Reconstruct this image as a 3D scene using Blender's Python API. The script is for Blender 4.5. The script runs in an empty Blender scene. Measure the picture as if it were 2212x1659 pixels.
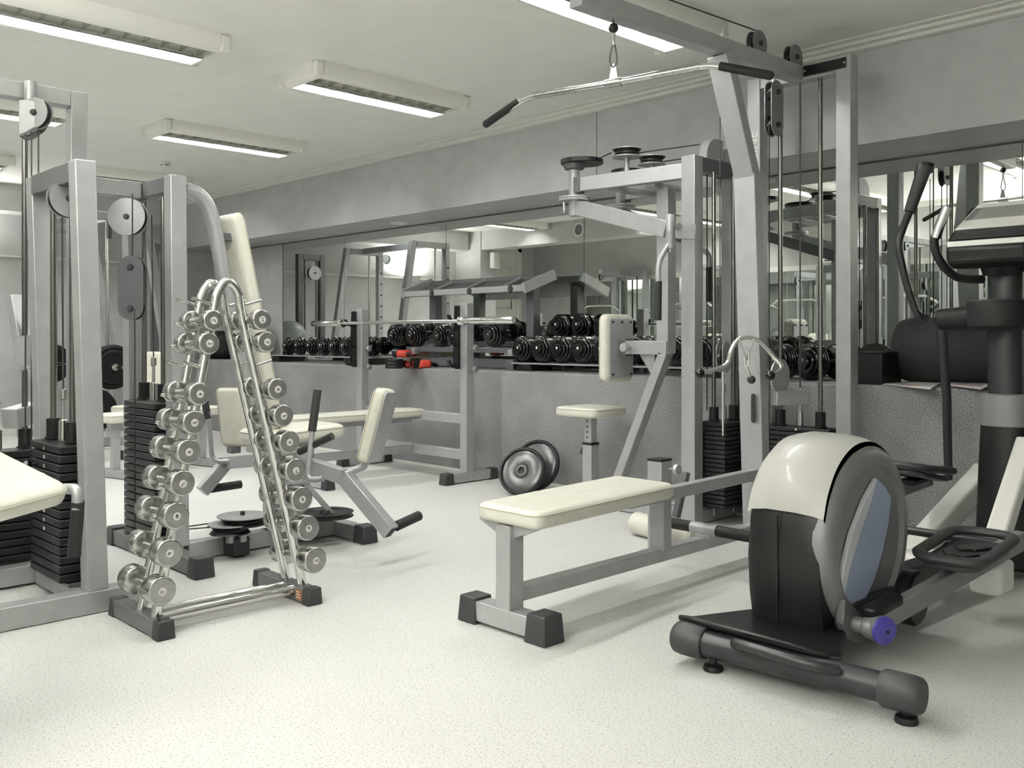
import bpy, bmesh, math, random
from mathutils import Vector as V, Matrix
random.seed(7)
S = bpy.context.scene
C = S.collection
PI = math.pi
# ---------------------------------------------------------------- camera model (2212 x 1659 px)
F, CX, CY, H = 2000.0, 1106.0, 728.0, 1.1
_n = math.hypot(.698, .716); sn, cs = .698/_n, .716/_n
def ray(px, py):
    u = (px-CX)/F; v = (CY-py)/F
    return V((-cs+sn*u, sn+cs*u, v))
def at(px, py, z): return V((0, 0, H)) + ray(px, py)*z
def G(px, py, zz=0.0):
    d = ray(px, py); return V((0, 0, H)) + d*((zz-H)/d.z)
def WX(px, py, X):
    d = ray(px, py); return V((0, 0, H)) + d*(X/d.x)
def WY(px, py, Y):
    d = ray(px, py); return V((0, 0, H)) + d*(Y/d.y)

# ---------------------------------------------------------------- materials
MATS = {}
def mat(name, col, rough=.5, metal=0., coat=0., spec=None, fn=None):
    m = bpy.data.materials.new(name); m.use_nodes = True
    b = m.node_tree.nodes['Principled BSDF']
    b.inputs['Base Color'].default_value = (*col, 1)
    b.inputs['Roughness'].default_value = rough
    b.inputs['Metallic'].default_value = metal
    b.inputs['Coat Weight'].default_value = coat
    if spec is not None: b.inputs['Specular IOR Level'].default_value = spec
    if fn: fn(m.node_tree, b)
    MATS[name] = m
    return m
def noise_col(scale, c0, c1, lo=.35, hi=.65, bump=0., detail=4., rough=None, bdist=.002):
    def fn(nt, b):
        N, L = nt.nodes, nt.links
        tc = N.new('ShaderNodeTexCoord')
        nz = N.new('ShaderNodeTexNoise'); nz.inputs['Scale'].default_value = scale; nz.inputs['Detail'].default_value = detail
        L.new(tc.outputs['Object'], nz.inputs['Vector'])
        r = N.new('ShaderNodeValToRGB'); r.color_ramp.elements[0].position = lo; r.color_ramp.elements[1].position = hi
        r.color_ramp.elements[0].color = (*c0, 1); r.color_ramp.elements[1].color = (*c1, 1)
        L.new(nz.outputs['Fac'], r.inputs['Fac']); L.new(r.outputs['Color'], b.inputs['Base Color'])
        if bump:
            bp = N.new('ShaderNodeBump'); bp.inputs['Strength'].default_value = bump; bp.inputs['Distance'].default_value = bdist
            L.new(nz.outputs['Fac'], bp.inputs['Height']); L.new(bp.outputs['Normal'], b.inputs['Normal'])
        if rough:
            mr = N.new('ShaderNodeMapRange'); mr.inputs['To Min'].default_value = rough[0]; mr.inputs['To Max'].default_value = rough[1]
            L.new(nz.outputs['Fac'], mr.inputs['Value']); L.new(mr.outputs['Result'], b.inputs['Roughness'])
    return fn
def two_noise(s1, c0, c1, lo, hi, s2, amt, bump=.2):
    """fine speckle multiplied by a broad mottling"""
    def fn(nt, b):
        N, L = nt.nodes, nt.links
        tc = N.new('ShaderNodeTexCoord')
        a = N.new('ShaderNodeTexNoise'); a.inputs['Scale'].default_value = s1; a.inputs['Detail'].default_value = 3
        c = N.new('ShaderNodeTexNoise'); c.inputs['Scale'].default_value = s2; c.inputs['Detail'].default_value = 3
        L.new(tc.outputs['Object'], a.inputs['Vector']); L.new(tc.outputs['Object'], c.inputs['Vector'])
        r = N.new('ShaderNodeValToRGB'); r.color_ramp.elements[0].position = lo; r.color_ramp.elements[1].position = hi
        r.color_ramp.elements[0].color = (*c0, 1); r.color_ramp.elements[1].color = (*c1, 1)
        L.new(a.outputs['Fac'], r.inputs['Fac'])
        mr = N.new('ShaderNodeMapRange'); mr.inputs['From Min'].default_value = .3; mr.inputs['From Max'].default_value = .7
        mr.inputs['To Min'].default_value = 1-amt; mr.inputs['To Max'].default_value = 1.0
        L.new(c.outputs['Fac'], mr.inputs['Value'])
        mx = N.new('ShaderNodeMix'); mx.data_type = 'RGBA'; mx.blend_type = 'MULTIPLY'; mx.inputs['Factor'].default_value = 1
        L.new(r.outputs['Color'], mx.inputs['A']); L.new(mr.outputs['Result'], mx.inputs['B'])
        L.new(mx.outputs['Result'], b.inputs['Base Color'])
        bp = N.new('ShaderNodeBump'); bp.inputs['Strength'].default_value = bump; bp.inputs['Distance'].default_value = .002
        L.new(a.outputs['Fac'], bp.inputs['Height']); L.new(bp.outputs['Normal'], b.inputs['Normal'])
    return fn
mat('floor', (.8,.8,.7), .55, fn=two_noise(140, (.33,.335,.32), (.645,.645,.622), .30, .46, 1.3, .08, .15))
mat('carpet', (.2,.2,.2), .95, fn=two_noise(170, (.11,.112,.116), (.52,.52,.525), .32, .70, 2.2, .35, .8))
mat('wall', (.5,.5,.5), .6, fn=two_noise(6, (.58,.58,.575), (.64,.64,.635), .3, .7, 1.2, .14, .03))
mat('bulkhead', (.5,.5,.5), .45, fn=two_noise(7, (.52,.52,.53), (.58,.58,.59), .3, .7, 1.1, .14, .03))
mat('ceiling', (.6,.6,.52), .8, fn=two_noise(4, (.86,.855,.815), (.90,.895,.855), .3, .7, .8, .05, .02))
mat('trim', (.76,.76,.71), .5)
mat('mirror', (.82,.86,.82), .0, 1.0)
mat('seam', (.12,.13,.12), .5)
mat('silver', (.41,.415,.425), .36, .35, fn=noise_col(14, (.39,.395,.405), (.44,.445,.45), .3, .7))
mat('dark_silver', (.13,.135,.14), .4, .35)
mat('chrome', (.70,.70,.68), .16, 1.0, fn=None)
mat('guide_rod', (.22,.215,.20), .24, 1.0)
mat('brushed', (.38,.38,.36), .24, 1.0, fn=noise_col(60, (.40,.40,.385), (.54,.54,.52), .35, .65, rough=(.16,.32)))
mat('brushed_face', (.30,.30,.29), .36, .85, fn=noise_col(40, (.34,.34,.335), (.41,.41,.40), .35, .65, rough=(.28,.42)))
mat('cream', (.72,.70,.56), .42, fn=noise_col(22, (.64,.63,.545), (.70,.69,.60), .3, .7, bump=.12, bdist=.004))
mat('cream_plastic', (.86,.855,.81), .3, coat=.2)
mat('piping', (.48,.46,.36), .5)
mat('black', (.006,.006,.0065), .38, spec=.35)
mat('black_gloss', (.004,.004,.0045), .18, coat=.35, spec=.35)
mat('black_matte', (.010,.010,.0105), .6, spec=.3)
mat('plate_black', (.010,.0105,.012), .42, spec=.35)
mat('foam', (.022,.0225,.024), .7, spec=.3)
mat('rubber', (.032,.033,.035), .5, spec=.4)
mat('rubber_light', (.10,.10,.105), .5)
mat('gunmetal', (.020,.021,.023), .36, .1, spec=.45)
mat('panel_grey', (.21,.215,.22), .38, .25)
mat('panel_grey_in', (.15,.155,.16), .38, .25)
mat('blue', (.36,.43,.60), .35, .2)
mat('blue_light', (.68,.71,.75), .35, .2)
mat('purple', (.05,.04,.30), .3, coat=.4)
mat('white', (.85,.85,.82), .4)
mat('paper', (.72,.72,.68), .8)
mat('tube_off', (.85,.85,.83), .3)
mat('red', (.55,.05,.03), .6)
mat('brown', (.28,.17,.09), .8)
mat('tan', (.33,.24,.15), .8)
mat('orange_label', (.32,.11,.04), .6)
mat('ink', (.01,.01,.01), .6)
mat('cable', (.02,.02,.02), .4)
mat('yellow', (.55,.5,.15), .5)
mat('screen', (.28,.30,.27), .25)
mat('plate_sheen', (.11,.112,.115), .26, .6)
mat('ball', (.34,.35,.35), .28, coat=.3)
mat('reflector', (.75,.75,.72), .12, 1.0)
mat('fixture', (.86,.86,.80), .45)
mat('door', (.80,.80,.74), .5)
m = bpy.data.materials.new('lamp'); m.use_nodes = True
_b = m.node_tree.nodes['Principled BSDF']
_b.inputs['Base Color'].default_value = (1, 1, 1, 1)
_b.inputs['Emission Color'].default_value = (1, .995, .97, 1)
_b.inputs['Emission Strength'].default_value = 190
MATS['lamp'] = m

# ---------------------------------------------------------------- mesh builder
def fillet(pts, rad, k=6):
    pts = [V(p) for p in pts]; out = [pts[0]]
    for i in range(1, len(pts)-1):
        a, b, c = pts[i-1], pts[i], pts[i+1]
        d1 = (a-b); d2 = (c-b); r = min(rad, d1.length*.49, d2.length*.49)
        p0 = b+d1.normalized()*r; p1 = b+d2.normalized()*r
        for j in range(k+1):
            t = j/k; out.append(p0*(1-t)**2 + b*2*t*(1-t) + p1*t*t)
    out.append(pts[-1]); return out
def spline(pts, k=6, closed=False):
    """Catmull-Rom through pts"""
    pts = [V(p) for p in pts]; n = len(pts); out = []
    segs = n if closed else n-1
    for i in range(segs):
        if closed: p = [pts[(i+j-1) % n] for j in range(4)]
        else: p = [pts[max(0, min(n-1, i+j-1))] for j in range(4)]
        for j in range(k):
            t = j/k
            out.append(.5*((2*p[1]) + (p[2]-p[0])*t + (2*p[0]-5*p[1]+4*p[2]-p[3])*t*t + (3*p[1]-p[0]-3*p[2]+p[3])*t**3))
    if not closed: out.append(pts[-1])
    return out
class M:
    def __init__(s): s.b = bmesh.new()
    def quadbox(s, c, ax, ay, az):
        c, ax, ay, az = V(c), V(ax), V(ay), V(az)
        v = [s.b.verts.new(c+ax*i+ay*j+az*k) for i in (-1,1) for j in (-1,1) for k in (-1,1)]
        for f in ((0,1,3,2),(4,6,7,5),(0,4,5,1),(2,3,7,6),(0,2,6,4),(1,5,7,3)): s.b.faces.new([v[i] for i in f])
        return s
    def box(s, x0, x1, y0, y1, z0, z1):
        return s.quadbox(((x0+x1)/2,(y0+y1)/2,(z0+z1)/2), ((x1-x0)/2,0,0), (0,(y1-y0)/2,0), (0,0,(z1-z0)/2))
    def beam(s, p, q, w, h=None, up=(0,0,1)):
        p, q = V(p), V(q); d = (q-p); L = d.length; d = d/L; h = h or w
        up = V(up)
        if abs(d.dot(up)) > .97: up = V((0,1,0))
        side = d.cross(up).normalized(); u2 = side.cross(d).normalized()
        return s.quadbox((p+q)/2, d*(L/2), side*(w/2), u2*(h/2))
    def ring_tube(s, pts, r, n=12, closed=False, caps=True, sx=1., ref=None):
        pts = [V(p) for p in pts]; rings = []; N = len(pts)
        ref = V(ref) if ref else None; prev = None
        for i, p in enumerate(pts):
            if closed: t = pts[(i+1) % N]-pts[i-1]
            else: t = pts[min(N-1, i+1)]-pts[max(0, i-1)]
            t.normalize()
            if prev is None:
                a = ref if ref else (V((0,0,1)) if abs(t.z) < .9 else V((1,0,0)))
                a = (a - t*a.dot(t)).normalized()
            else: a = (prev - t*prev.dot(t)).normalized()
            prev = a; c = t.cross(a); rr = r[i] if isinstance(r, (list, tuple)) else r
            rings.append([s.b.verts.new(p + a*(rr*math.cos(2*PI*j/n)) + c*(rr*sx*math.sin(2*PI*j/n))) for j in range(n)])
        m = N if closed else N-1
        for i in range(m):
            A, B = rings[i], rings[(i+1) % N]
            for j in range(n): s.b.faces.new((A[j], A[(j+1) % n], B[(j+1) % n], B[j]))
        if caps and not closed:
            s.b.faces.new(rings[0][::-1]); s.b.faces.new(rings[-1])
        return s
    tube = ring_tube
    def cyl(s, p, q, r, n=24, r2=None): return s.ring_tube([p, q], [r, r if r2 is None else r2], n)
    def lathe(s, prof, o, ax, n=32):
        """prof: list of (radius, height)"""
        o, ax = V(o), V(ax).normalized()
        a = V((0,0,1)) if abs(ax.z) < .9 else V((1,0,0)); a = (a-ax*a.dot(ax)).normalized(); c = ax.cross(a)
        rings = []
        for r, h in prof:
            if r < 1e-6: rings.append([s.b.verts.new(o+ax*h)])
            else: rings.append([s.b.verts.new(o+ax*h+a*(r*math.cos(2*PI*j/n))+c*(r*math.sin(2*PI*j/n))) for j in range(n)])
        for A, B in zip(rings, rings[1:]):
            for j in range(n):
                k = (j+1) % n
                if len(A) == 1 and len(B) == 1: continue
                if len(A) == 1: s.b.faces.new((A[0], B[k], B[j]))
                elif len(B) == 1: s.b.faces.new((A[j], A[k], B[0]))
                else: s.b.faces.new((A[j], A[k], B[k], B[j]))
        if len(rings[0]) > 1 and prof[0][0] > 1e-6 and prof[0] != prof[-1]: s.b.faces.new(rings[0][::-1])
        if len(rings[-1]) > 1 and prof[0] != prof[-1]: s.b.faces.new(rings[-1])
        return s
    def prism(s, pts, vec):
        vec = V(vec); A = [s.b.verts.new(V(p)) for p in pts]; B = [s.b.verts.new(V(p)+vec) for p in pts]; n = len(A)
        s.b.faces.new(A[::-1]); s.b.faces.new(B)
        for i in range(n): s.b.faces.new((A[i], A[(i+1) % n], B[(i+1) % n], B[i]))
        return s
    def pad(s, c, ax, ay, az, hx, hy, hz, r=.02, k=3, puff=0., cr=None):
        """rounded cushion: unit axes ax ay az, half sizes; cr = plan corner radius"""
        c, ax, ay, az = V(c), V(ax).normalized(), V(ay).normalized(), V(az).normalized()
        r = min(r, hz*.98); cr = max(cr or r, r)
        def ticks(h, rr, mid):
            o = [-h+rr*i/k for i in range(k)]; m_ = [-(h-rr)+2*(h-rr)*i/mid for i in range(mid+1)]
            return o+m_+[-t for t in reversed(o)]
        X, Y, Z = ticks(hx, cr, 6), ticks(hy, cr, 6), ticks(hz, r, 1)
        cache = {}
        def vert(x, y, z):
            key = (round(x,6), round(y,6), round(z,6))
            if key in cache: return cache[key]
            # plan rounding
            qx, qy = max(-(hx-cr), min(hx-cr, x)), max(-(hy-cr), min(hy-cr, y))
            dx, dy = x-qx, y-qy; mx = max(abs(dx), abs(dy)); L = math.hypot(dx, dy)
            if L > 1e-9: dx, dy = dx/L*mx, dy/L*mx
            # edge rounding
            dep = cr-math.hypot(dx, dy) if L > 1e-9 else cr
            qz = max(-(hz-r), min(hz-r, z)); dz = z-qz
            if dep < r:
                e = r-dep; m2 = max(e, abs(dz)); l2 = math.hypot(e, dz)
                if l2 > 1e-9:
                    e2 = e/l2*m2; dz = dz/l2*m2; d0 = math.hypot(dx, dy)
                    if d0 > 1e-9: f = (cr-r+e2)/d0; dx *= f; dy *= f
            x2, y2, z2 = qx+dx, qy+dy, qz+dz
            if puff: z2 += (1 if z > 0 else -.3)*(abs(z)/hz)*puff*max(0, 1-(x2/hx)**2)*max(0, 1-(y2/hy)**2)
            v = s.b.verts.new(c+ax*x2+ay*y2+az*z2); cache[key] = v; return v
        def grid(A, B, f):
            for i in range(len(A)-1):
                for j in range(len(B)-1):
                    vs = [f(A[i],B[j]), f(A[i+1],B[j]), f(A[i+1],B[j+1]), f(A[i],B[j+1])]
                    u = []
                    for v in vs:
                        if v not in u: u.append(v)
                    if len(u) > 2:
                        try: s.b.faces.new(u)
                        except ValueError: pass
        grid(X, Y, lambda a,b: vert(a,b,hz)); grid(X, Y, lambda a,b: vert(a,b,-hz))
        grid(X, Z, lambda a,b: vert(a,hy,b)); grid(X, Z, lambda a,b: vert(a,-hy,b))
        grid(Y, Z, lambda a,b: vert(hx,a,b)); grid(Y, Z, lambda a,b: vert(-hx,a,b))
        return s
    def rrect(s, c, ax, ay, hx, hy, cr, r=.0035, n=6):
        c, ax, ay = V(c), V(ax).normalized(), V(ay).normalized(); pts = []
        for qx, qy, a0 in ((1,1,0),(-1,1,90),(-1,-1,180),(1,-1,270)):
            for j in range(6):
                a = math.radians(a0+90*j/5); pts.append(c+ax*(qx*(hx-cr)+cr*math.cos(a))+ay*(qy*(hy-cr)+cr*math.sin(a)))
        return s.ring_tube(pts, r, n, closed=True)
BASE = {}
def root(name, loc, label, cat, group=None, rz=0.):
    o = bpy.data.objects.new(name, None); C.objects.link(o); o.location = loc; o.rotation_euler.z = rz
    o.empty_display_size = .1; o['label'] = label; o['category'] = cat
    if group: o['group'] = group
    BASE[o] = V(loc); return o
def finish(b, name, mt, off, smooth=True, ang=38):
    bmesh.ops.recalc_face_normals(b, faces=b.faces[:])
    if off is not None: bmesh.ops.translate(b, verts=b.verts[:], vec=-V(off))
    me = bpy.data.meshes.new(name); b.to_mesh(me); b.free()
    me.materials.append(MATS[mt])
    if smooth:
        me.polygons.foreach_set('use_smooth', [True]*len(me.polygons)); me.set_sharp_from_angle(angle=math.radians(ang))
    return me
def part(name, mb, mt, parent, bevel=0., label=None):
    off = BASE[parent]
    me = finish(mb.b, name, mt, off)
    o = bpy.data.objects.new(name, me); C.objects.link(o); o.parent = parent; BASE[o] = off
    if bevel:
        bv = o.modifiers.new('bevel', 'BEVEL'); bv.width = bevel; bv.segments = 2; bv.limit_method = 'ANGLE'; bv.angle_limit = math.radians(40)
    if label: o['label'] = label
    return o
def single(name, mb, mt, label, cat, group=None, bevel=0., origin=None, kind=None):
    off = V(origin) if origin is not None else None
    if off is None:
        co = [v.co for v in mb.b.verts]
        off = V(((min(c.x for c in co)+max(c.x for c in co))/2, (min(c.y for c in co)+max(c.y for c in co))/2, min(c.z for c in co)))
    me = finish(mb.b, name, mt, off)
    o = bpy.data.objects.new(name, me); C.objects.link(o); o.location = off; BASE[o] = off
    if label: o['label'] = label
    if cat: o['category'] = cat
    if group: o['group'] = group
    if kind: o['kind'] = kind
    if bevel:
        bv = o.modifiers.new('bevel', 'BEVEL'); bv.width = bevel; bv.segments = 2; bv.limit_method = 'ANGLE'; bv.angle_limit = math.radians(40)
    return o
def struct(name, mb, mt, bevel=0.):
    o = single(name, mb, mt, None, None, origin=(0,0,0), kind='structure', bevel=bevel); return o
def copy_tree(o, parent=None):
    c = o.copy(); C.objects.link(c); c.parent = parent
    if parent is not None: c.matrix_parent_inverse = o.matrix_parent_inverse.copy()
    for ch in list(o.children): copy_tree(ch, c)
    return c
_txt = {}
def text_mesh(body, size, depth=.0004):
    key = (body, size)
    if key not in _txt:
        cu = bpy.data.curves.new('text', 'FONT'); cu.body = body; cu.size = size; cu.extrude = depth
        cu.align_x = 'CENTER'; cu.align_y = 'CENTER'; cu.resolution_u = 3
        o = bpy.data.objects.new('text', cu); C.objects.link(o); bpy.context.view_layer.update()
        dg = bpy.context.evaluated_depsgraph_get(); me = bpy.data.meshes.new_from_object(o.evaluated_get(dg))
        bpy.data.objects.remove(o); bpy.data.curves.remove(cu); _txt[key] = me
    return _txt[key].copy()
def text(body, size, pos, ux, uy, mt, parent, name='number', depth=.0004):
    """text lying in plane ux (reading dir), uy (up)"""
    me = text_mesh(body, size, depth); ux, uy = V(ux).normalized(), V(uy).normalized(); uz = ux.cross(uy)
    mm = Matrix((( ux.x, uy.x, uz.x, 0), (ux.y, uy.y, uz.y, 0), (ux.z, uy.z, uz.z, 0), (0,0,0,1)))
    p = V(pos)-BASE[parent]; mm.translation = p
    me.transform(mm); me.materials.clear(); me.materials.append(MATS[mt]); me.name = name
    o = bpy.data.objects.new(name, me); C.objects.link(o); o.parent = parent; BASE[o] = BASE[parent]
    return o
def ord_word(i): return ['first','second','third','fourth','fifth','sixth','seventh','eighth','ninth','tenth','eleventh','twelfth'][i]
X_, Y_, Z_ = V((1,0,0)), V((0,1,0)), V((0,0,1))
EXPO = 0.18
FILL_W = 125  # power of the added ceiling-fill lamps
# ================================================================= ROOM
XL, XR, YM, YB, YP, ZC, ZB, ZP = -11.6, 2.6, 5.75, 5.2, 5.0, 2.8, 2.217, .832
YS, YR = -.35, -3.2      # south wall with mirror, rear wall behind the camera bay
XS = -2.3                # where the south wall ends and the camera bay opens
struct('floor', M().box(XL, XR, YR, YP+.9, -.1, 0), 'floor')
struct('ceiling', M().box(XL, XR, YR, YM+.3, ZC, ZC+.1), 'ceiling')
struct('wall_north', M().box(XL, XR, YM+.012, YM+.2, 0, ZC), 'wall')
struct('wall_west', M().box(XL-.15, XL, YR, YM+.2, 0, ZC), 'wall')
struct('wall_east', M().box(XR, XR+.15, YR, YM+.2, 0, ZC), 'wall')
struct('wall_south', M().box(XL, XS, YS-.15, YS, 0, ZC).box(XS-.15, XS, YR, YS-.15, 0, ZC), 'wall')
struct('wall_rear', M().box(XS, XR, YR-.15, YR, 0, ZC), 'wall')
struct('trim_1', M().box(XL, XR, YB, YM+.01, ZB, ZC), 'bulkhead')            # dropped bulkhead above the mirrors
struct('trim_2', M().box(XL, -7.8, 1.15, 1.45, 2.5, ZC), 'wall')               # ceiling beam on the far side
struct('trim_3', M().box(XL, XL+.35, 1.5, YB, 2.5, ZC), 'wall')
struct('trim_9', M().box(XL, XL+.6, 1.13, 1.47, 0, ZC), 'wall')                 # column
t = M()
for dz, dy in ((.012,.16),(.03,.11),(.05,.06)): t.box(XL, XR, YB-dy, YB, ZC-dz, ZC)
struct('trim_4', t, 'trim', .003)
struct('trim_5', M().box(XL, XR, YP, YM+.01, 0, ZP), 'carpet', .012)         # carpeted ledge
struct('trim_6', M().box(XL, XR, YP-.012, YP, 0, .018), 'trim')
struct('trim_7', M().box(XL+.35, XS, YS, YS+.08, ZC-.06, ZC), 'trim', .003)
# bulkhead panel joints
j = M()
for px in (1289,):
    p = WY(px, 300, YB); j.box(p.x-.003, p.x+.003, YB-.0015, YB, ZB, ZC-.05)
j.box(XL, XR, YM-.004, YM, ZB-.012, ZB)
struct('trim_8', j, 'seam')
# mirrors: separate panes with dark joints
xm = [WY(613, 700, YM).x] + [WY(px, 700, YM).x for px in (745, 965, 1263)]
d = xm[3]-xm[2]
while xm[-1] < XR-.1: xm.append(min(xm[-1]+1.65, XR))
for i, (a, b) in enumerate(zip(xm, xm[1:])):
    o = single('mirror_pane', M().box(a+.0025, b-.0025, YM-.008, YM+.006, ZP+.012, ZB-.014), 'mirror',
        None, None, kind='structure')
    o.name = 'window_%d' % (i+1)
single('x', M().box(xm[0]-.012, xm[0], YM-.01, YM+.01, ZP, ZB-.01), 'seam', None, None, kind='structure').name = 'trim_10'
p = WY(533, 600, YM); single('x', M().box(p.x-.003, p.x+.003, YM+.008, YM+.013, ZP, ZB), 'seam', None, None, kind='structure').name = 'trim_11'
# mirror strip on the south wall with its bright top rail
for i in range(4):
    a = -10.4+i*1.9
    single('x', M().box(a, a+1.89, YS-.004, YS+.006, .35, 2.02), 'mirror', None, None, kind='structure').name = 'window_%d' % (i+20)
single('x', M().box(-10.4, -2.8, YS, YS+.03, 2.02, 2.09), 'trim', None, None, kind='structure').name = 'trim_12'
# door on the west wall (seen in the mirror)
D = M().box(XL-.005, XL+.045, .1, .92, .66, 2.58)
door = struct('door_1', D, 'door', .004)
part('door_frame', M().box(XL, XL+.07, .0, .1, .64, 2.66).box(XL, XL+.07, .92, 1.02, .64, 2.66).box(XL, XL+.07, .0, 1.02, 2.58, 2.68), 'door', door, .006)
pn = M()
for z0, z1 in ((.8, 1.45), (1.6, 2.4)):
    pts = [(XL+.05, .24, z0), (XL+.05, .78, z0), (XL+.05, .78, z1-.1), (XL+.05, .66, z1-.07), (XL+.05, .51, z1), (XL+.05, .36, z1-.07), (XL+.05, .24, z1-.1)]
    pn.ring_tube(pts, .014, 6, closed=True)
part('door_panel', pn, 'door', door)
part('door_handle', M().cyl((XL+.045,.84,1.55),(XL+.1,.84,1.55),.012).beam((XL+.1,.86,1.55),(XL+.1,.74,1.55),.018), 'chrome', door)
struct('baseboard_west', M().box(XL, XL+.015, 1.5, YP, 0, .09), 'trim')
# ---------------------------------------------------------------- ceiling lights
def make_light(loc, label):
    L = root('ceiling_light', loc, label, 'ceiling light', 'surface-mounted fluorescent ceiling lights')
    x, y, z = loc; hx, hy, hz = .17, .575, .095
    fr = M()
    sec = [(0, 0), (0, -.05), (-.012, -.075), (-.04, -hz), (-.06, -hz), (-.06, -.02), (-.05, 0)]
    # side rails
    for sgn in (-1, 1):
        fr.prism([(x+sgn*(hx+.06)+sgn*a, y-hy, z+b) for a, b in sec], (0, 2*hy, 0))
        fr.prism([(x-hx-.02, y+sgn*(hy+.06)+sgn*a, z+b) for a, b in sec], (2*hx+.04, 0, 0))
        for s2 in (-1, 1): fr.pad((x+sgn*(hx+.03), y+s2*(hy+.03), z-hz/2), X_, Y_, Z_, .03, .03, hz/2, .012)
    fr.box(x-hx, x+hx, y-hy, y+hy, z-.02, z-.002)
    part('housing', fr, 'fixture', L)
    for sx in (-1, 1):
        cx = x+sx*.085
        for k in range(11):
            yy = y-hy+.05+k*(2*hy-.1)/10
            part('louvre_blade', M().prism([(cx-.058, yy, z-hz+.006), (cx+.058, yy, z-hz+.006), (cx+.035, yy, z-.056), (cx-.035, yy, z-.056)], (0, .003, 0)), 'reflector', L) if sx > 0 or k % 2 == 0 else None
        part('lamp_tube', M().cyl((cx, y-hy+.02, z-.045), (cx, y+hy-.02, z-.045), .014, 10), 'lamp' if sx < 0 else 'tube_off', L)
    part('centre_spine', M().prism([(x-.012, y-hy, z-hz+.002), (x+.016, y-hy, z-hz+.002), (x+.004, y-hy, z-.022), (x-.004, y-hy, z-.022)], (0, 2*hy, 0)), 'reflector', L)
    part('side_reflector', M().prism([(x-.169, y-hy, z-hz+.002), (x-.155, y-hy, z-hz+.002), (x-.118, y-hy, z-.024), (x-.169, y-hy, z-.024)], (0, 2*hy, 0)), 'fixture', L)
    part('side_reflector', M().prism([(x+.169, y-hy, z-hz+.002), (x+.163, y-hy, z-hz+.002), (x+.128, y-hy, z-.024), (x+.169, y-hy, z-.024)], (0, 2*hy, 0)), 'reflector', L)
    return L
L0 = make_light((-5.12, 3.73, ZC), 'louvred fluorescent ceiling light in the middle of the ceiling, left of the cable bar')
lights = {
 (-7.25, 3.72): 'louvred fluorescent ceiling light nearest the smoke detector, far side of the ceiling',
 (-9.65, 3.8): 'louvred fluorescent ceiling light farthest away, partly behind the left weight frames',
 (-5.08, 1.88): 'large louvred fluorescent ceiling light in the top left corner of the photo',
 (-7.35, 1.86): 'louvred fluorescent ceiling light seen through the tall silver frame at far left',
 (-2.98, 3.68): 'louvred fluorescent ceiling light behind the beam of the pulldown machine',
 (-9.7, 2.1): 'fluorescent ceiling light beyond the left edge of the photo',
 (-2.95, 1.86): 'fluorescent ceiling light above the bench, out of view',
 (-.6, -1.2): 'fluorescent ceiling light in the bay behind the camera',
 (-5.1, .35): 'fluorescent ceiling light near the south wall, seen in the mirror',
 (-7.35, .35): 'fluorescent ceiling light near the south wall beside the beam',
}
for (x, y), lb in lights.items():
    c = copy_tree(L0); c.location = (x, y, ZC); c['label'] = lb
# made-up wall lamps, added to brighten the ceiling and soften shadows
def add_fill_lamp(c, n, lb):
    c, n = V(c), V(n); r = root('added_fill_lamp', c, lb, 'added fill lamp', 'added bowl lamps that brighten the ceiling')
    o_ = c+n*.16
    part('bowl', M().lathe([(.02,-.09),(.10,-.06),(.15,0),(.145,0),(.095,-.05),(.02,-.075),(.02,-.09)], o_, Z_, 28), 'white', r)
    part('bracket', M().beam(c, o_+V((0,0,-.06)), .05, .05), 'white', r)
    la = bpy.data.lights.new('fill_light', 'AREA'); la.shape = 'DISK'; la.size = .2; la.energy = FILL_W*(.2 if c.x < -10 else 1); la.color = (1, .99, .94)
    lo = bpy.data.objects.new('fill_light', la); C.objects.link(lo); lo.parent = r; lo.location = n*.16+V((0,0,-.02)); lo.rotation_euler = (PI, 0, 0)
add_fill_lamp((-1.2, YR, 2.05), (0,1,0), 'added white bowl fill lamp on the rear wall, nearest the bay side wall')
add_fill_lamp((1.2, YR, 2.05), (0,1,0), 'added white bowl fill lamp on the rear wall, nearest the east wall')
add_fill_lamp((XS, -1.6, 2.05), (1,0,0), 'added white bowl fill lamp on the bay side wall left of the camera')
add_fill_lamp((-3.2, YS, 2.2), (0,1,0), 'added white bowl fill lamp on the south wall just beyond the bay corner')
add_fill_lamp((XL, 2.5, 2.05), (1,0,0), 'added white bowl fill lamp on the far west wall near the ceiling beam')
# smoke detector
p = G(356, 351, ZC)
r = root('smoke_detector', p, 'small white round smoke detector on the ceiling', 'smoke detector')
part('base', M().lathe([(.0,0),(.055,0),(.055,-.015),(.045,-.02),(0,-.02)], p, (0,0,1)), 'white', r)
part('sensor_cap', M().lathe([(.03,-.02),(.04,-.032),(.036,-.045),(0,-.048)], p, (0,0,1)), 'white', r)
g = M()
for k in range(5):
    a = 2*PI*k/5; part('vent_slot', M().beam(p+V((.04*math.cos(a)-.01*math.sin(a), .04*math.sin(a)+.01*math.cos(a), -.027)), p+V((.04*math.cos(a)+.01*math.sin(a), .04*math.sin(a)-.01*math.cos(a), -.027)), .004, .006), 'ink', r)

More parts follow.
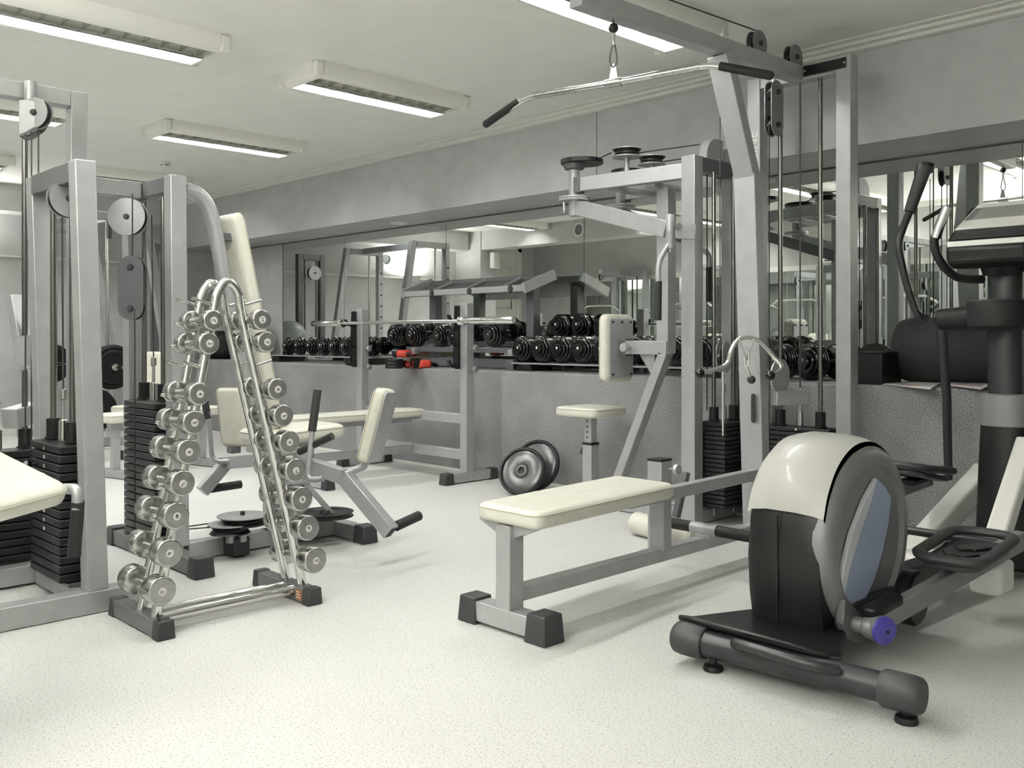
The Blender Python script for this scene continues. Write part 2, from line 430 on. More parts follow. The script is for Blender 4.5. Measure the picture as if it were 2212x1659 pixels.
# soffit downlights
def downlight(p, lb):
    r = root('recessed_downlight', p, lb, 'downlight', 'recessed downlights under the bulkhead')
    part('ring', M().lathe([(.062,0),(.085,0),(.082,-.012),(.065,-.014),(.055,0)], p, (0,0,1)), 'white', r)
    part('lens', M().lathe([(0,-.001),(.06,-.001),(.058,-.004),(0,-.006)], p, (0,0,1)), 'ceiling', r)
for px, py, lb in ((862, 481, 'round recessed downlight under the bulkhead above the silver tray rack'),
                   (592, 543, 'round recessed downlight under the bulkhead above the exercise ball'),
                   (1662, 392, 'round recessed downlight under the bulkhead behind the pulldown frame')):
    p = G(px, py, ZB); p.y = min(p.y, YM-.15); downlight(p, lb)
# wall speaker, round vents, air conditioner, conduit (seen in the mirror)
q = root('wall_speaker', (XL+.72, 1.3, 2.22), 'white rectangular box mounted on the column beside the door', 'speaker')
part('cabinet', M().pad((XL+.76, 1.3, 2.33), X_, Y_, Z_, .05, .07, .13, .02), 'white', q)
part('grille', M().pad((XL+.812, 1.3, 2.33), X_, Y_, Z_, .004, .055, .11, .003), 'trim', q)
def vent(c, n, lb):
    r = root('round_vent', c, lb, 'air vent', 'round white wall vents')
    part('rim', M().lathe([(.075,0),(.10,0),(.098,.02),(.08,.022),(.075,0)], c, n), 'white', r)
    part('fan_grille', M().lathe([(0,.001),(.078,.001),(.078,.006),(0,.012)], c, n), 'panel_grey', r)
vent(V((-8.9, 1.451, 2.65)), (0,1,0), 'round white vent on the ceiling beam seen in the mirror right of the door')
vent(V((XL+.001, 2.9, 2.3)), (1,0,0), 'round white vent on the far wall seen in the mirror above the smith machine')
q = root('air_conditioner', (-5.6, YS, 2.09), 'white split air conditioner high on the wall seen in the mirror', 'air conditioner')
part('case', M().pad((-5.6, YS+.1, 2.24), X_, Y_, Z_, .45, .1, .15, .04), 'fixture', q)
part('louvre', M().box(-5.95, -5.25, YS+.19, YS+.206, 2.115, 2.13), 'ink', q)
single('wall_conduit', M().cyl((XL+.02, 1.5, 2.02), (XL+.02, YP-.1, 2.02), .012, 8), 'trim', 'thin pale conduit running along the far wall', 'conduit')
# ================================================================= HELPERS FOR MACHINES
def bar(r, name, p, q, w, h=None, mt='silver', up=(0,0,1), bevel=.004, label=None): return part(name, M().beam(p, q, w, h, up), mt, r, bevel, label)
def tubep(r, name, pts, rad, mt='silver', n=14, sx=1., ref=None): return part(name, M().ring_tube(pts, rad, n, sx=sx, ref=ref), mt, r)
def rod(r, name, p, q, rad, mt='chrome', n=14): return part(name, M().cyl(p, q, rad, n), mt, r)
def foot(r, p, sx, sy, sz=.09, mt='rubber'):
    """rubber cap, slightly flared, p = centre on floor"""
    p = V(p); b = M(); a = [p+V((sx/2*i, sy/2*j, 0)) for i, j in ((-1,-1),(1,-1),(1,1),(-1,1))]
    c = [p+V((sx/2*.86*i, sy/2*.86*j, sz)) for i, j in ((-1,-1),(1,-1),(1,1),(-1,1))]
    A = [b.b.verts.new(v) for v in a]; B = [b.b.verts.new(v) for v in c]
    b.b.faces.new(A[::-1]); b.b.faces.new(B)
    for i in range(4): b.b.faces.new((A[i], A[(i+1)%4], B[(i+1)%4], B[i]))
    return part('rubber_foot', b, mt, r, .006)
def cushion(r, name, c, ax, ay, az, hx, hy, hz, rr=.02, cr=.04, puff=.006, seam=True, mt='cream'):
    o = part(name, M().pad(c, ax, ay, az, hx, hy, hz, rr, 3, puff, cr), mt, r)
    if seam:
        c2 = V(c)+V(az).normalized()*(hz-rr*.55)
        part('piping', M().rrect(c2, ax, ay, hx-.0005, hy-.0005, cr, .0022), 'piping', o)
    return o
def stack(r, cx, cy, z0, n, pitch, wx, wy, ztop, rods=(-.32,.32), along='x', nums=None, cable_x=0., rodr=.0125, collar=.028):
    """weight stack with guide rods up to ztop"""
    for i in range(n):
        zz = z0+i*pitch
        part('weight_plate', M().quadbox((cx,cy,zz+pitch*.43), (wx/2,0,0), (0,wy/2,0), (0,0,pitch*.43)), 'plate_black', r, .005)
    zt = z0+n*pitch
    for s in rods:
        p = V((cx+(s*wx if along == 'x' else 0), cy+(s*wy if along == 'y' else 0), 0))
        rod(r, 'guide_rod', p+V((0,0,z0-.05)), p+V((0,0,ztop)), rodr, 'guide_rod')
        part('guide_bushing', M().lathe([(rodr,0),(collar*1.25,0),(collar*1.25,.006),(collar,.008),(collar,.085),(rodr,.088)], p+V((0,0,zt)), (0,0,1), 20), 'black', r)
    p = V((cx+(cable_x if along=='x' else 0), cy+(cable_x if along=='y' else 0), zt))
    part('selector_rod', M().lathe([(0,0),(.019,0),(.019,.085),(.008,.09),(.008,.17),(.014,.175),(.014,.215),(.004,.22),(0,.22)], p, (0,0,1), 18), 'chrome', r)
    if nums:
        for k, s in enumerate(nums):
            zz = z0+(n-1-k)*pitch+pitch*.43
            if along == 'x': text(s, pitch*.62, (cx+.02, cy-wy/2-.001, zz), X_, Z_, 'white', r)
            else: text(s, pitch*.62, (cx+wx/2+.001, cy, zz), Y_, Z_, 'white', r)
    return zt
def pulley(r, c, ax, rad, w=.022, mt='black', plates=True, pmt='silver', name='pulley', bolt=True):
    c, ax = V(c), V(ax).normalized()
    o = part(name, M().lathe([(0,-w/2),(rad,-w/2),(rad*.86,-w*.12),(rad*.86,w*.12),(rad,w/2),(0,w/2)], c, ax, 36), mt, r)
    if plates:
        for s in (-1, 1):
            pl = part('side_plate', M().lathe([(0,s*(w/2+.006)),(rad*1.06,s*(w/2+.006)),(rad*1.06,s*(w/2+.010)),(0,s*(w/2+.010))], c, ax, 36), pmt, o)
    if bolt: part('axle_bolt', M().lathe([(0,-w/2-.022),(.012,-w/2-.022),(.015,-w/2-.012),(.015,w/2+.012),(.012,w/2+.022),(0,w/2+.022)], c, ax, 14), 'rubber', o)
    return o
def capsule(cx2, r, z0, z1, n=12):
    return [(cx2+r*math.cos(PI*i/n), z1+r*math.sin(PI*i/n)) for i in range(n+1)]+[(cx2+r*math.cos(PI+PI*i/n), z0+r*math.sin(PI+PI*i/n)) for i in range(n+1)]

# ================================================================= FRONT-LEFT WEIGHT MACHINE
A = root('weight_stack_machine', (-4.05, 1.3, 0), 'silver weight stack machine with black plates at the far left, nearest the camera', 'gym machine')
xa, xb = -3.83, -4.37
bar(A, 'upright', (xa, 1.395, .09), (xa, 1.345, 1.80), .08)
bar(A, 'upright', (xb, 1.40, .09), (xb, 1.35, 1.80), .08)
bar(A, 'top_bar', (xb+.041, 1.347, 1.758), (xa-.041, 1.347, 1.758), .078, .082, mt='dark_silver')  # darker silver paints in the shade on the bar's front face
bar(A, 'base_beam', (xa, .75, .046), (xa, 1.62, .046), .085, .088)
bar(A, 'base_beam', (xb-.04, 1.39, .05), (xa-.045, 1.39, .05), .08, .08)
bar(A, 'base_beam', (xb-.09, .6, .05), (xb-.09, 1.43, .05), .08, .08)
part('pedestal', M().box(-4.33, -3.9, 1.32, 1.46, .092, .105), 'dark_silver', A)
stack(A, -4.1, 1.365, .11, 15, .037, .36, .15, 1.72, rods=(-.34,.30), cable_x=.0)
for k in range(10):
    text(str(5*(k+1)), .022, (-4.10, 1.2885, .64-k*.037), X_, Z_, 'white', A)
rod(A, 'cable', (-4.1, 1.365, .86), (-4.1, 1.36, 1.6), .004, 'cable', 8)
pulley(A, (-4.02, 1.355, 1.67), X_, .072, .03, pmt='silver', bolt=True)
part('selector_knob', M().lathe([(0,0),(.016,.002),(.021,.014),(.016,.03),(.006,.034),(.006,.06)], (-4.14, 1.22, .57), (0,1,0), 18), 'black_gloss', A)
# tall cable frame behind it
B = root('cable_tower', (-4.6, 1.3, 0), 'tall silver cable tower rising behind the left weight machine, highest in the top left', 'gym machine')
bar(B, 'upright', (-4.6, 1.592, .01), (-4.6, 1.592, 2.26), .075)
bar(B, 'upright', (-4.6, .93, .01), (-4.6, .93, 2.26), .075)
bar(B, 'top_bar', (-4.6, .9675, 2.222), (-4.6, 1.5545, 2.222), .076, .076)
bar(B, 'base_beam', (-5.0, 1.592, .045), (-4.64, 1.592, .045), .08, .08)
bar(B, 'base_beam', (-4.6, .97, .045), (-4.6, 1.55, .045), .07, .07)
stack(B, -4.6, 1.25, .09, 14, .036, .14, .30, 2.18, rods=(-.38,.38), along='y')
p = at(66, 205, 4.2)
part('swivel_tube', M().cyl(p+V((0,0,-.05)), p+V((0,0,.06)), .027, 22), 'silver', B)
pulley(B, at(80, 245, 4.17), V((.55,-.83,0)), .064, .02, 'black', True, 'silver')
part('pulley_cover', M().prism([at(x, y, 4.15) for x, y in ((40,215),(62,214),(78,222),(90,240),(88,258),(74,275),(56,286),(40,292))], V((-.04,.03,0))), 'silver', B, .004)
part('pulley_guard', M().prism([at(x, y, 4.20) for x, y in ((40,294),(58,292),(84,270),(93,244),(89,222),(84,218),(96,238),(95,262),(84,278),(62,294),(48,298))], V((-.05,.04,0))), 'black_gloss', B, .002)
for px, z in ((55, 4.17), (68, 4.18), (83, 4.2)):
    a = at(px, 285, z); rod(B, 'cable', a, V((a.x, a.y, .62)), .0035, 'cable', 8)

# arm and cam just visible left of the frame
part('cam_plate', M().lathe([(0,0),(.07,0),(.07,.012),(0,.012)], at(62, 757, 4.2), (.6,-.8,0), 28), 'silver', B)
bar(B, 'lever_arm', at(30, 640, 4.3), at(60, 800, 4.25), .06, .05)
bar(B, 'side_bracket', at(20, 905, 4.2), at(78, 888, 4.35), .09, .09)

# ================================================================= SEAT PAD CUT BY THE LEFT EDGE
K = root('seated_machine', (-3.0, .8, 0), 'cream seat pad with a black foam handle, cut off by the left edge', 'gym machine')
c0 = at(145, 1042, 2.78)
e1 = V((-.62,-.78,0)); e2 = V((-.90,.30,.30)).normalized()
ax = at(45, 1062, 2.60)-c0; ax.z = -.005; ax.normalize()
ay = (at(45, 893, 3.15)-at(45, 1062, 2.60)); ay = (ay-ax*ay.dot(ax)).normalized(); az = ax.cross(ay).normalized()
if az.z < 0: az = -az
hx, hy = .30, .27
cushion(K, 'seat', c0+ax*hx+ay*(hy-.035)-az*.028, ax, ay, az, hx, hy, .03, .022, .06, .004)
a = c0+ax*.06+ay*.06-az*.04
hp = [at(118, 1052, 2.9), at(150, 1052, 2.85), at(168, 1056, 2.8), at(168, 1085, 2.8)]
tubep(K, 'handle_tube', fillet([at(105, 1056, 2.88), at(168, 1056, 2.78), at(166, 1100, 2.78)], .05, 8), .0165)
tubep(K, 'handle_grip', spline([at(168, 1083, 2.78), at(166, 1120, 2.79), at(162, 1170, 2.8), at(160, 1202, 2.8)]), .0195, 'foam', 18)
bar(B, 'side_post', at(84, 1212, 4.42), at(78, 1060, 4.42), .07, .07)
g = c0+ax*.52+ay*.2; g.z = 0
bar(K, 'seat_post', V((g.x, g.y, .02)), V((g.x, g.y, c0.z-.06)), .07, .07)
bar(K, 'base_beam', V((g.x+.05, g.y-.45, .045)), V((g.x+.05, g.y+.15, .045)), .07, .08)
bar(K, 'pad_support', V((g.x, g.y, c0.z-.085)), c0+ax*.15+ay*.2-az*.085, .05, .03)

# ================================================================= THIGH MACHINE
T = root('thigh_machine', (-4.4, 2.3, 0), 'silver thigh machine with tall reclined cream backrest, behind the chrome dumbbell rack', 'gym machine')
xa, xb = -4.38, -4.90
yt = 1.99
bar(T, 'upright', (xa, 1.99, .08), (xa, 1.975, 1.885), .08)
bar(T, 'upright', (xb, 1.99, .01), (xb, 1.975, 1.885), .08)
bar(T, 'top_bar', (xb+.041, yt-.012, 1.845), (xa-.041, yt-.012, 1.845), .078, .078, mt='dark_silver')  # shaded front of this bar likewise put into its darker colour
bar(T, 'overhang_bar', (-4.72, 1.70, 1.845), (-4.72, 1.935, 1.845), .08, .08)
foot(T, (-4.72, 1.69, 1.805), .085, .02, .08)
bar(T, 'base_beam', (-4.98, 1.94, .045), (-4.06, 1.94, .045), .08, .075, mt='dark_silver')
foot(T, (-4.03, 1.94, 0), .09, .10, .095)
foot(T, (-5.0, 1.94, 0), .09, .10, .095)
stack(T, -4.64, 1.98, .06, 20, .036, .38, .15, 1.80, rods=(-.30,.30))
pulley(T, (-4.66, 1.86, 1.70), V((.72,-.7,0)), .088, .03, 'black', True, 'silver')
# double pulley block
cb = WY(286, 622, 1.83)
blk = M(); d = V((.72,-.7,0)); u = V((.7,.72,0)).normalized()
def cap3(c, r, h, n=14):
    return [c+u*(r*math.cos(PI*i/n))+V((0,0,h+r*math.sin(PI*i/n))) for i in range(n+1)]+[c+u*(r*math.cos(PI+PI*i/n))+V((0,0,-h+r*math.sin(PI+PI*i/n))) for i in range(n+1)]
blkp = part('pulley_block_plate', M().prism(cap3(cb+d*.02, .062, .095), d*.004), 'dark_silver', T)
part('pulley_block_plate', M().prism(cap3(cb-d*.024, .062, .095), d*.004), 'dark_silver', T)
for dz in (-.1, .1): pulley(T, cb+V((0,0,dz)), d, .055, .03, 'black_gloss', False)
rod(T, 'cable', cb+V((0,0,.15)), V((cb.x, cb.y, 1.80)), .0035, 'cable', 8)
rod(T, 'cable', cb+V((.03,0,-.1)), V((cb.x+.03, cb.y, .12)), .0035, 'cable', 8)
rod(T, 'cable', (-4.64, 1.98, .98), (-4.64, 1.97, 1.72), .0035, 'cable', 8)
part('cable_clamp', M().box(-4.81, -4.79, 1.81, 1.83, 1.60, 1.70), 'dark_silver', T, .003)
# arched back post
arc = spline([WX(x, y, -4.42) for x, y in ((398,409),(425,418),(448,443),(463,490),(476,560),(497,680),(524,800),(553,925))], 6)
tubep(T, 'arched_back_post', arc, .036, 'silver', 16, 1.1)
# backrest: leaning board
pt, pb = WX(494, 463, -4.45), WX(583, 925, -4.45)
dn = (pb-pt).normalized(); nr = V((0, -dn.z, dn.y)).normalized()
if nr.y < 0: nr = -nr
cushion(T, 'backrest', (pt+pb)/2+nr*.0, X_, dn, nr, .11, (pb-pt).length/2, .035, .026, .05, .006)
for t_ in (.1, .8):
    c = pt+(pb-pt)*t_-nr*.05; part('backrest_bracket', M().box(c.x-.05, c.x+.05, c.y-.03, c.y+.03, c.z-.02, c.z+.02), 'dark_silver', T, .003)
# seat
sc = at(672, 918, 4.95)
cushion(T, 'seat', V((-4.44, 2.66, .58)), X_, V((0,1,.03)), V((0,-.03,1)), .17, .25, .035, .028, .07, .008)
bar(T, 'seat_frame', (-4.44, 2.40, .52), (-4.44, 2.85, .53), .06, .05)
bar(T, 'seat_column', (-4.44, 2.55, .10), (-4.44, 2.55, .50), .09, .09)
part('pivot_column', M().lathe([(.05,0),(.05,.20),(.085,.21),(.085,.23),(.05,.24),(.05,.33)], (-4.33, 2.62, .12), (0,0,1), 24), 'silver', T)
# base beam with pulleys and cams
bar(T, 'base_beam', (-4.38, 2.03, .05), (-4.38, 2.9, .05), .07, .085)
bar(T, 'front_foot_beam', (-4.42, 2.90, .045), (-4.14, 2.90, .045), .075, .08)
foot(T, (-4.10, 2.90, 0), .1, .1, .095)
bar(T, 'front_foot_beam', (-4.78, 2.90, .045), (-4.42, 2.90, .045), .075, .08)
foot(T, (-4.8, 2.90, 0), .1, .1, .095)
part('pulley_bracket', M().box(-4.36, -4.24, 2.21, 2.30, .01, .10), 'rubber', T, .006)
q1, q2 = G(497, 1142, .15), G(524, 1124, .185)
for (x, y, z, r_, nm) in ((q1.x, q1.y, .15, .10, 0), (q2.x, q2.y, .185, .115, 1)):
    o = part('cable_pulley', M().lathe([(0,-.02),(r_,-.02),(r_*.85,-.004),(r_*.85,.004),(r_,.02),(0,.02)], (x,y,z), (0,0,1), 36), 'black', T)
    part('pulley_cap_plate', M().lathe([(0,.022),(r_*1.08,.022),(r_*1.08,.027),(0,.027)], (x,y,z), (0,0,1), 36), 'silver', o)
    part('axle_bolt', M().cyl((x,y,z+.027),(x,y,z+.045), .012, 8), 'rubber', o)
    part('axle', M().cyl((x,y,.08),(x,y,z-.02), .02, 14), 'silver', o)
for (x, y, z, r_) in ((-4.36, 2.58, .13, .14), (-4.24, 2.74, .155, .15)):
    o = part('cam_disc', M().lathe([(0,-.012),(r_,-.012),(r_*.93,-.003),(r_*.93,.003),(r_,.012),(r_*.7,.012),(r_*.66,.005),(0,.005)], (x,y,z), (0,0,1), 40), 'black', T)
    part('cam_hub', M().lathe([(0,.005),(.03,.005),(.028,.02),(0,.024)], (x,y,z), (0,0,1), 20), 'rubber', o)
for k in (-1, 1): rod(T, 'cable', (-4.38+.03*k, 2.03, .16), (-4.35+.06*k, 2.2, .16), .0035, 'cable', 8)
bar(T, 'column_brace', (-4.3, 2.62, .36), (-4.22, 2.80, .12), .05, .03)
# right (near) leg arm
e0, e1, e2 = at(690, 1018, 4.62), at(745, 1030, 4.55), at(845, 1150, 4.42)
bar(T, 'leg_arm', V((-4.33, 2.62, .44)), e1, .05, .075)
bar(T, 'leg_arm', e1, e2, .055, .075)
dd = (e2-e1).normalized()
bar(T, 'open_tube_end', e2-dd*.01, e2+dd*.002, .042, .06, 'ink', bevel=0)
rod(T, 'foot_peg', at(845, 1140, 4.44), at(862, 1133, 4.5), .014, 'silver')
tubep(T, 'foot_peg_grip', [at(855, 1137, 4.48), at(905, 1114, 4.62)], .0245, 'foam', 20)
tubep(T, 'handle_tube', fillet([at(698, 1034, 4.58), at(664, 1038, 4.62), at(676, 915, 4.66)], .05, 6), .0145)
tubep(T, 'handle_grip', [at(674, 932, 4.66), at(686, 842, 4.68)], .021, 'rubber', 18)
tubep(T, 'handle_tube', fillet([at(610, 980, 4.7), at(650, 975, 4.68), at(718, 942, 4.66)], .05, 6), .014)
tubep(T, 'handle_grip', [at(646, 976, 4.68), at(718, 942, 4.62)], .019, 'gunmetal', 16)
# knee pads (cushion with metal plate)
def knee(cx, cy, z, w, h, lean, flip):
    c = at(cx, cy, z); vert = (at(cx+lean, cy-h/2, z)-at(cx-lean, cy+h/2, z)); hh = vert.length/2; vert.normalize()
    nrm = V((.86,.50,0)) if not flip else V((.9,.4,0)); nrm = (nrm-vert*nrm.dot(vert)).normalized(); sd = nrm.cross(vert).normalized()
    ww = .085
    pd = cushion(T, 'knee_pad', c-nrm*.028, sd, vert, -nrm, ww, hh, .034, .026, .03, .004)
    part('pad_back_plate', M().pad(c+nrm*.010, sd, vert, nrm, ww*.93, hh*.95, .004, .003, 2, 0, .02), 'silver', pd)
    for i in (-1, 1):
        for j in (-1, 1): part('bolt', M().cyl(c+nrm*.012+sd*(i*ww*.6)+vert*(j*hh*.75), c+nrm*.018+sd*(i*ww*.6)+vert*(j*hh*.75), .006, 8), 'chrome', pd)
    return c
knee(824, 922, 4.62, 0, 158, 20, False)
tubep(T, 'pad_support', [at(745, 1024, 4.56), at(785, 1008, 4.60), at(800, 985, 4.62)], .02)
# left (far) leg arm
f1, f2 = at(488, 1000, 5.35), at(436, 1062, 5.25)
bar(T, 'leg_arm', V((-4.5, 2.62, .44)), f1, .05, .07)
bar(T, 'leg_arm', f1, f2, .055, .07)
tubep(T, 'foot_peg_grip', [at(455, 1056, 5.3), at(520, 1046, 5.42)], .024, 'foam', 20)
tubep(T, 'handle_tube', fillet([at(500, 996, 5.3), at(458, 998, 5.3), at(450, 890, 5.3)], .06, 6), .0145)
tubep(T, 'handle_grip', [at(449, 905, 5.3), at(436, 827, 5.3)], .021, 'rubber', 18)
cl = at(505, 900, 5.35)
cushion(T, 'knee_pad', cl, V((.7,.71,0)), V((.08,.08,-1)).normalized(), V((.7,-.7,0)), .08, .17, .034, .026, .03, .004)
part('pad_bracket', M().box(cl.x-.03, cl.x+.03, cl.y-.03, cl.y+.03, cl.z-.21, cl.z-.17), 'dark_silver', T, .004)
# ================================================================= A-FRAME DUMBBELL RACK
R = root('dumbbell_rack', (-3.6, 1.81, 0), 'chrome A-frame dumbbell rack holding two columns of numbered chrome dumbbells', 'dumbbell rack')
FX, BX = -3.375, -3.505           # front and rear tube planes
YL, YR_ = 1.447, 2.072          # foot of the left / right tubes
YA, ZA = 1.733, 1.315
TL, TR_ = 1.67, 1.798
def arch(x):
    return [V((x, YL, .06))]+spline([(x, YL+(TL-YL)*.5, .615), (x, TL, 1.17), (x, YA-.04, 1.27), (x, YA, ZA), (x, YA+.045, 1.27), (x, TR_, 1.17), (x, YR_+(TR_-YR_)*.5, .615)], 7)+[V((x, YR_, .06))]
part('arched_tube', M().ring_tube(arch(FX), .0185, 18), 'chrome', R)
part('arched_tube', M().ring_tube(arch(BX), .0185, 18), 'chrome', R)
rod(R, 'top_spacer', (BX-.04, YA-.01, 1.305), (FX, YA-.01, 1.305), .012, 'chrome')
for y, sd in ((YL, -1), (YR_, 1)):
    bar(R, 'foot_beam', (-3.71, y, .035), (-3.32, y, .035), .062, .062, 'dark_silver')
    foot(R, (-3.715, y, 0), .05, .072, .072); foot(R, (-3.305, y, 0), .055, .072, .070)
for x in (-3.49, -3.405):
    rod(R, 'base_rail', (x, YL+.03, .046), (x, YR_-.03, .046), .0205, 'chrome', 18)
lb = part('warning_label', M().box(-3.378, -3.336, YR_-.0325, YR_-.031, .012, .056), 'orange_label', R)
for k in range(3): part('label_line', M().box(-3.375, -3.342-.004*k, YR_-.0332, YR_-.0326, .022+.011*k, .026+.011*k), 'paper', lb)
XF = -3.285
dbp = {-1: dict(zip(range(2, 11), ((445,692),(433,742),(414,852),(407,914),(391,978),(377,1047),(363,1118),(352,1198),(343,1280)))),
        1: dict(zip(range(2, 11), ((530,690),(547,739),(576,842),(593,900),(608,957),(627,1018),(645,1080),(657,1143),(673,1213))))}
def tube_y(z, side):
    a, b = (YL, TL) if side < 0 else (YR_, TR_)
    return a+(b-a)*min(1, (z-.06)/1.11)
def peg(z, side):
    for x in (FX, BX):
        y = tube_y(z, side)
        rod(R, 'support_peg', (x, y+side*.012, z), (x, y+side*.082, z+.020), .0065, 'chrome', 10)
for sd in (-1, 1):
    for z in (1.228, .985): peg(z, sd)
rots = {-1:{2:75,3:-95,4:-100,5:-80,6:100,7:150,8:5,9:95,10:170}, 1:{2:15,3:-100,4:-80,5:-80,6:100,7:200,8:20,9:20,10:0}}
def dumbbell(n, side):
    p = WX(*dbp[side][n], XF); z, r_ = p.z, .040+.0016*(n-2); y = tube_y(z, side)+side*.036; th = .045+.0036*(n-2); xf = XF; hl = .125+.0015*n
    peg(z-.030, side)
    D = root('chrome_dumbbell', (xf-th-hl/2, y, z), 'chrome dumbbell marked %d in the %s column of the A-frame rack' % (n, 'left' if side < 0 else 'right'), 'dumbbell', 'numbered chrome dumbbells on the A-frame rack')
    bv = .005
    def head(x0, x1, nm):
        o = part(nm, M().lathe([(0,0),(r_-bv,0),(r_-.001,.0025),(r_,bv),(r_,x1-x0-bv),(r_-.001,x1-x0-.0025),(r_-bv,x1-x0),(0,x1-x0)], (x0,y,z), X_, 48), 'brushed', D)
        return o
    h1 = head(xf-th, xf, 'head'); h2 = head(xf-2*th-hl, xf-th-hl, 'head')
    part('end_face', M().lathe([(0,.0),(r_-.0065,.0),(r_-.0065,.0012),(0,.0012)], (xf,y,z), X_, 40), 'brushed_face', h1)
    part('handle', M().lathe([(.0155,0),(.0155,.006),(.0135,.014),(.0155,hl/2),(.0135,hl-.014),(.0155,hl-.006),(.0155,hl)], (xf-th-hl,y,z), X_, 20), 'brushed', D)
    dk = part('number_disc', M().lathe([(0,.0012),(.0145,.0012),(.0145,.0019),(0,.0019)], (xf,y,z), X_, 28), 'paper', h1)
    a = math.radians(rots[side][n])
    text(str(n), .022 if n < 10 else .018, (xf+.0024,y,z), V((0,math.cos(a),math.sin(a))), V((0,-math.sin(a),math.cos(a))), 'ink', h1)
for n in range(2, 11):
    for sd in (-1, 1): dumbbell(n, sd)
# ================================================================= BENCH PRESS STATION
Q = root('bench_press_station', (-5.97, 4.3, 0), 'silver bench press station with two uprights and a long cream bench by the ledge', 'weight bench')
ux = (-6.63, -5.27); uy = 4.66
for x, pb_ in zip(ux, ((778, 668), (1003, 655))):
    zt = WY(pb_[0], pb_[1], uy).z
    bar(Q, 'upright', (x, uy, .05), (x, uy, zt), .075)
    bar(Q, 'foot_beam', (x, 4.47, .045), (x, 4.90, .045), .07, .075)
    foot(Q, (x, 4.46, 0), .085, .09, .085); foot(Q, (x, 4.91, 0), .085, .09, .085)
    hk = M(); d = .0
    hy = uy-.055
    plate = [(x-.052, hy-.028+dy, zz) for zz, dy in ((zt-.03,0),)]
    pp = M().prism([(x-.04, hy-.03, zt-.02), (x-.04, hy+.02, zt-.02), (x-.04, hy+.02, zt-.50), (x-.04, hy-.02, zt-.50), (x-.04, hy-.045, zt-.47)], (-.008, 0, 0))
    hp = part('hook_plate', pp, 'black_gloss', Q)
    for k in range(3):
        zz = zt-.12-k*.17
        part('bar_hook', M().prism([(x-.055, hy+.0, zz-.04), (x-.055, hy-.085, zz-.02), (x-.055, hy-.10, zz+.03), (x-.055, hy-.09, zz+.03), (x-.055, hy-.07, zz-.005), (x-.055, hy, zz-.005)], (.03, 0, 0)), 'black', hp)
        part('plate_bolt', M().cyl((x-.056, hy-.005, zz+.045), (x-.047, hy-.005, zz+.045), .012, 12), 'chrome', hp)
    for zz in (zt-.34, zt-.50):
        part('adjustment_knob', M().lathe([(.007,0),(.007,.035),(.02,.045),(.026,.06),(.02,.076),(0,.082)], (x+.037, uy, zz), X_, 16), 'panel_grey', Q)
bar(Q, 'cross_beam', (ux[0]+.037, uy+.02, .475), (ux[1]-.037, uy+.02, .475), .05, .075)
bar(Q, 'cross_beam', (ux[0]+.037, uy+.02, .20), (ux[1]-.037, uy+.02, .20), .05, .075)
bar(Q, 'spine_beam', (-5.95, 3.62, .20), (-5.95, uy, .20), .06, .06)
bar(Q, 'bench_frame', (-5.95, 3.6, .44), (-5.95, uy-.02, .44), .06, .05)
bar(Q, 'bench_leg', (-5.95, 3.7, .02), (-5.95, 3.7, .42), .06)
bar(Q, 'front_foot_beam', (-6.2, 3.7, .04), (-5.7, 3.7, .04), .06, .07)
foot(Q, (-5.69, 3.7, 0), .08, .08, .08); foot(Q, (-6.21, 3.7, 0), .08, .08, .08)
cushion(Q, 'bench_pad', (-5.95, 4.10, .492), X_, Y_, Z_, .135, .62, .03, .024, .05, .004)
# barbell
zb = WY(900, 695, 4.5).z
BB = root('barbell', (-5.95, 4.5, zb), 'long empty chrome barbell resting on the hooks of the bench press station', 'barbell')
rod(BB, 'shaft', (-6.72, 4.52, zb), (-5.18, 4.52, zb), .014, 'chrome', 16)
part('knurling', M().cyl((-6.4, 4.52, zb), (-5.5, 4.52, zb), .0152, 18), 'brushed', BB)
for sx, x0, x1 in ((-1, -6.72, -7.20), (1, -5.18, -4.62)):
    part('sleeve', M().lathe([(.0,0),(.0245,0),(.0265,.004),(.0265,abs(x1-x0)-.006),(.022,abs(x1-x0)),(.014,abs(x1-x0)),(.012,abs(x1-x0)-.008),(0,abs(x1-x0)-.008)], (x0,4.52,zb), (sx,0,0), 28), 'chrome', BB)
    part('sleeve_collar', M().lathe([(.014,-.01),(.036,-.008),(.038,.0),(.038,.03),(.033,.04),(.0265,.045)], (x0,4.52,zb), (sx,0,0), 28), 'chrome', BB)
# leaning plates
def weight_disc(c, n, r_, lb, grp):
    c = V(c); n = V(n).normalized()
    D = root('weight_plate_disc', c, lb, 'weight plate', grp)
    part('rubber_ring', M().lathe([(.026,-.02),(r_-.01,-.02),(r_,-.012),(r_,.012),(r_-.01,.02),(r_*.9,.02),(r_*.86,.008),(.06,.008),(.05,.016),(.026,.016),(.026,-.02)], c, n, 56), 'plate_black', D)
    part('face_disc', M().lathe([(.045,.0088),(r_*.85,.0088),(r_*.80,.0125),(.055,.0125),(.045,.0088)], c, n, 56), 'plate_sheen', D)
    part('hub_ring', M().lathe([(.026,.006),(.04,.006),(.04,.020),(.030,.022),(.026,.020),(.026,.006)], c, n, 32), 'dark_silver', D)
    part('hub_hole', M().lathe([(0,.004),(.026,.004),(.026,.008),(0,.008)], c, n, 24), 'ink', D)
nn = V((.30, -.86, .42)).normalized()
def lean(px, py, r_):
    return None
c1 = at(1128, 1006, 6.45); c1.z = .17*math.sqrt(1-nn.z**2)+.02*nn.z+.002
weight_disc(c1, nn, .172, 'dark weight plate leaning in front of the second plate against the carpeted ledge', None)
n2 = V((.22, -.90, .36)).normalized(); c2 = at(1158, 998, 6.62); c2.z = .185*math.sqrt(1-n2.z**2)+.012
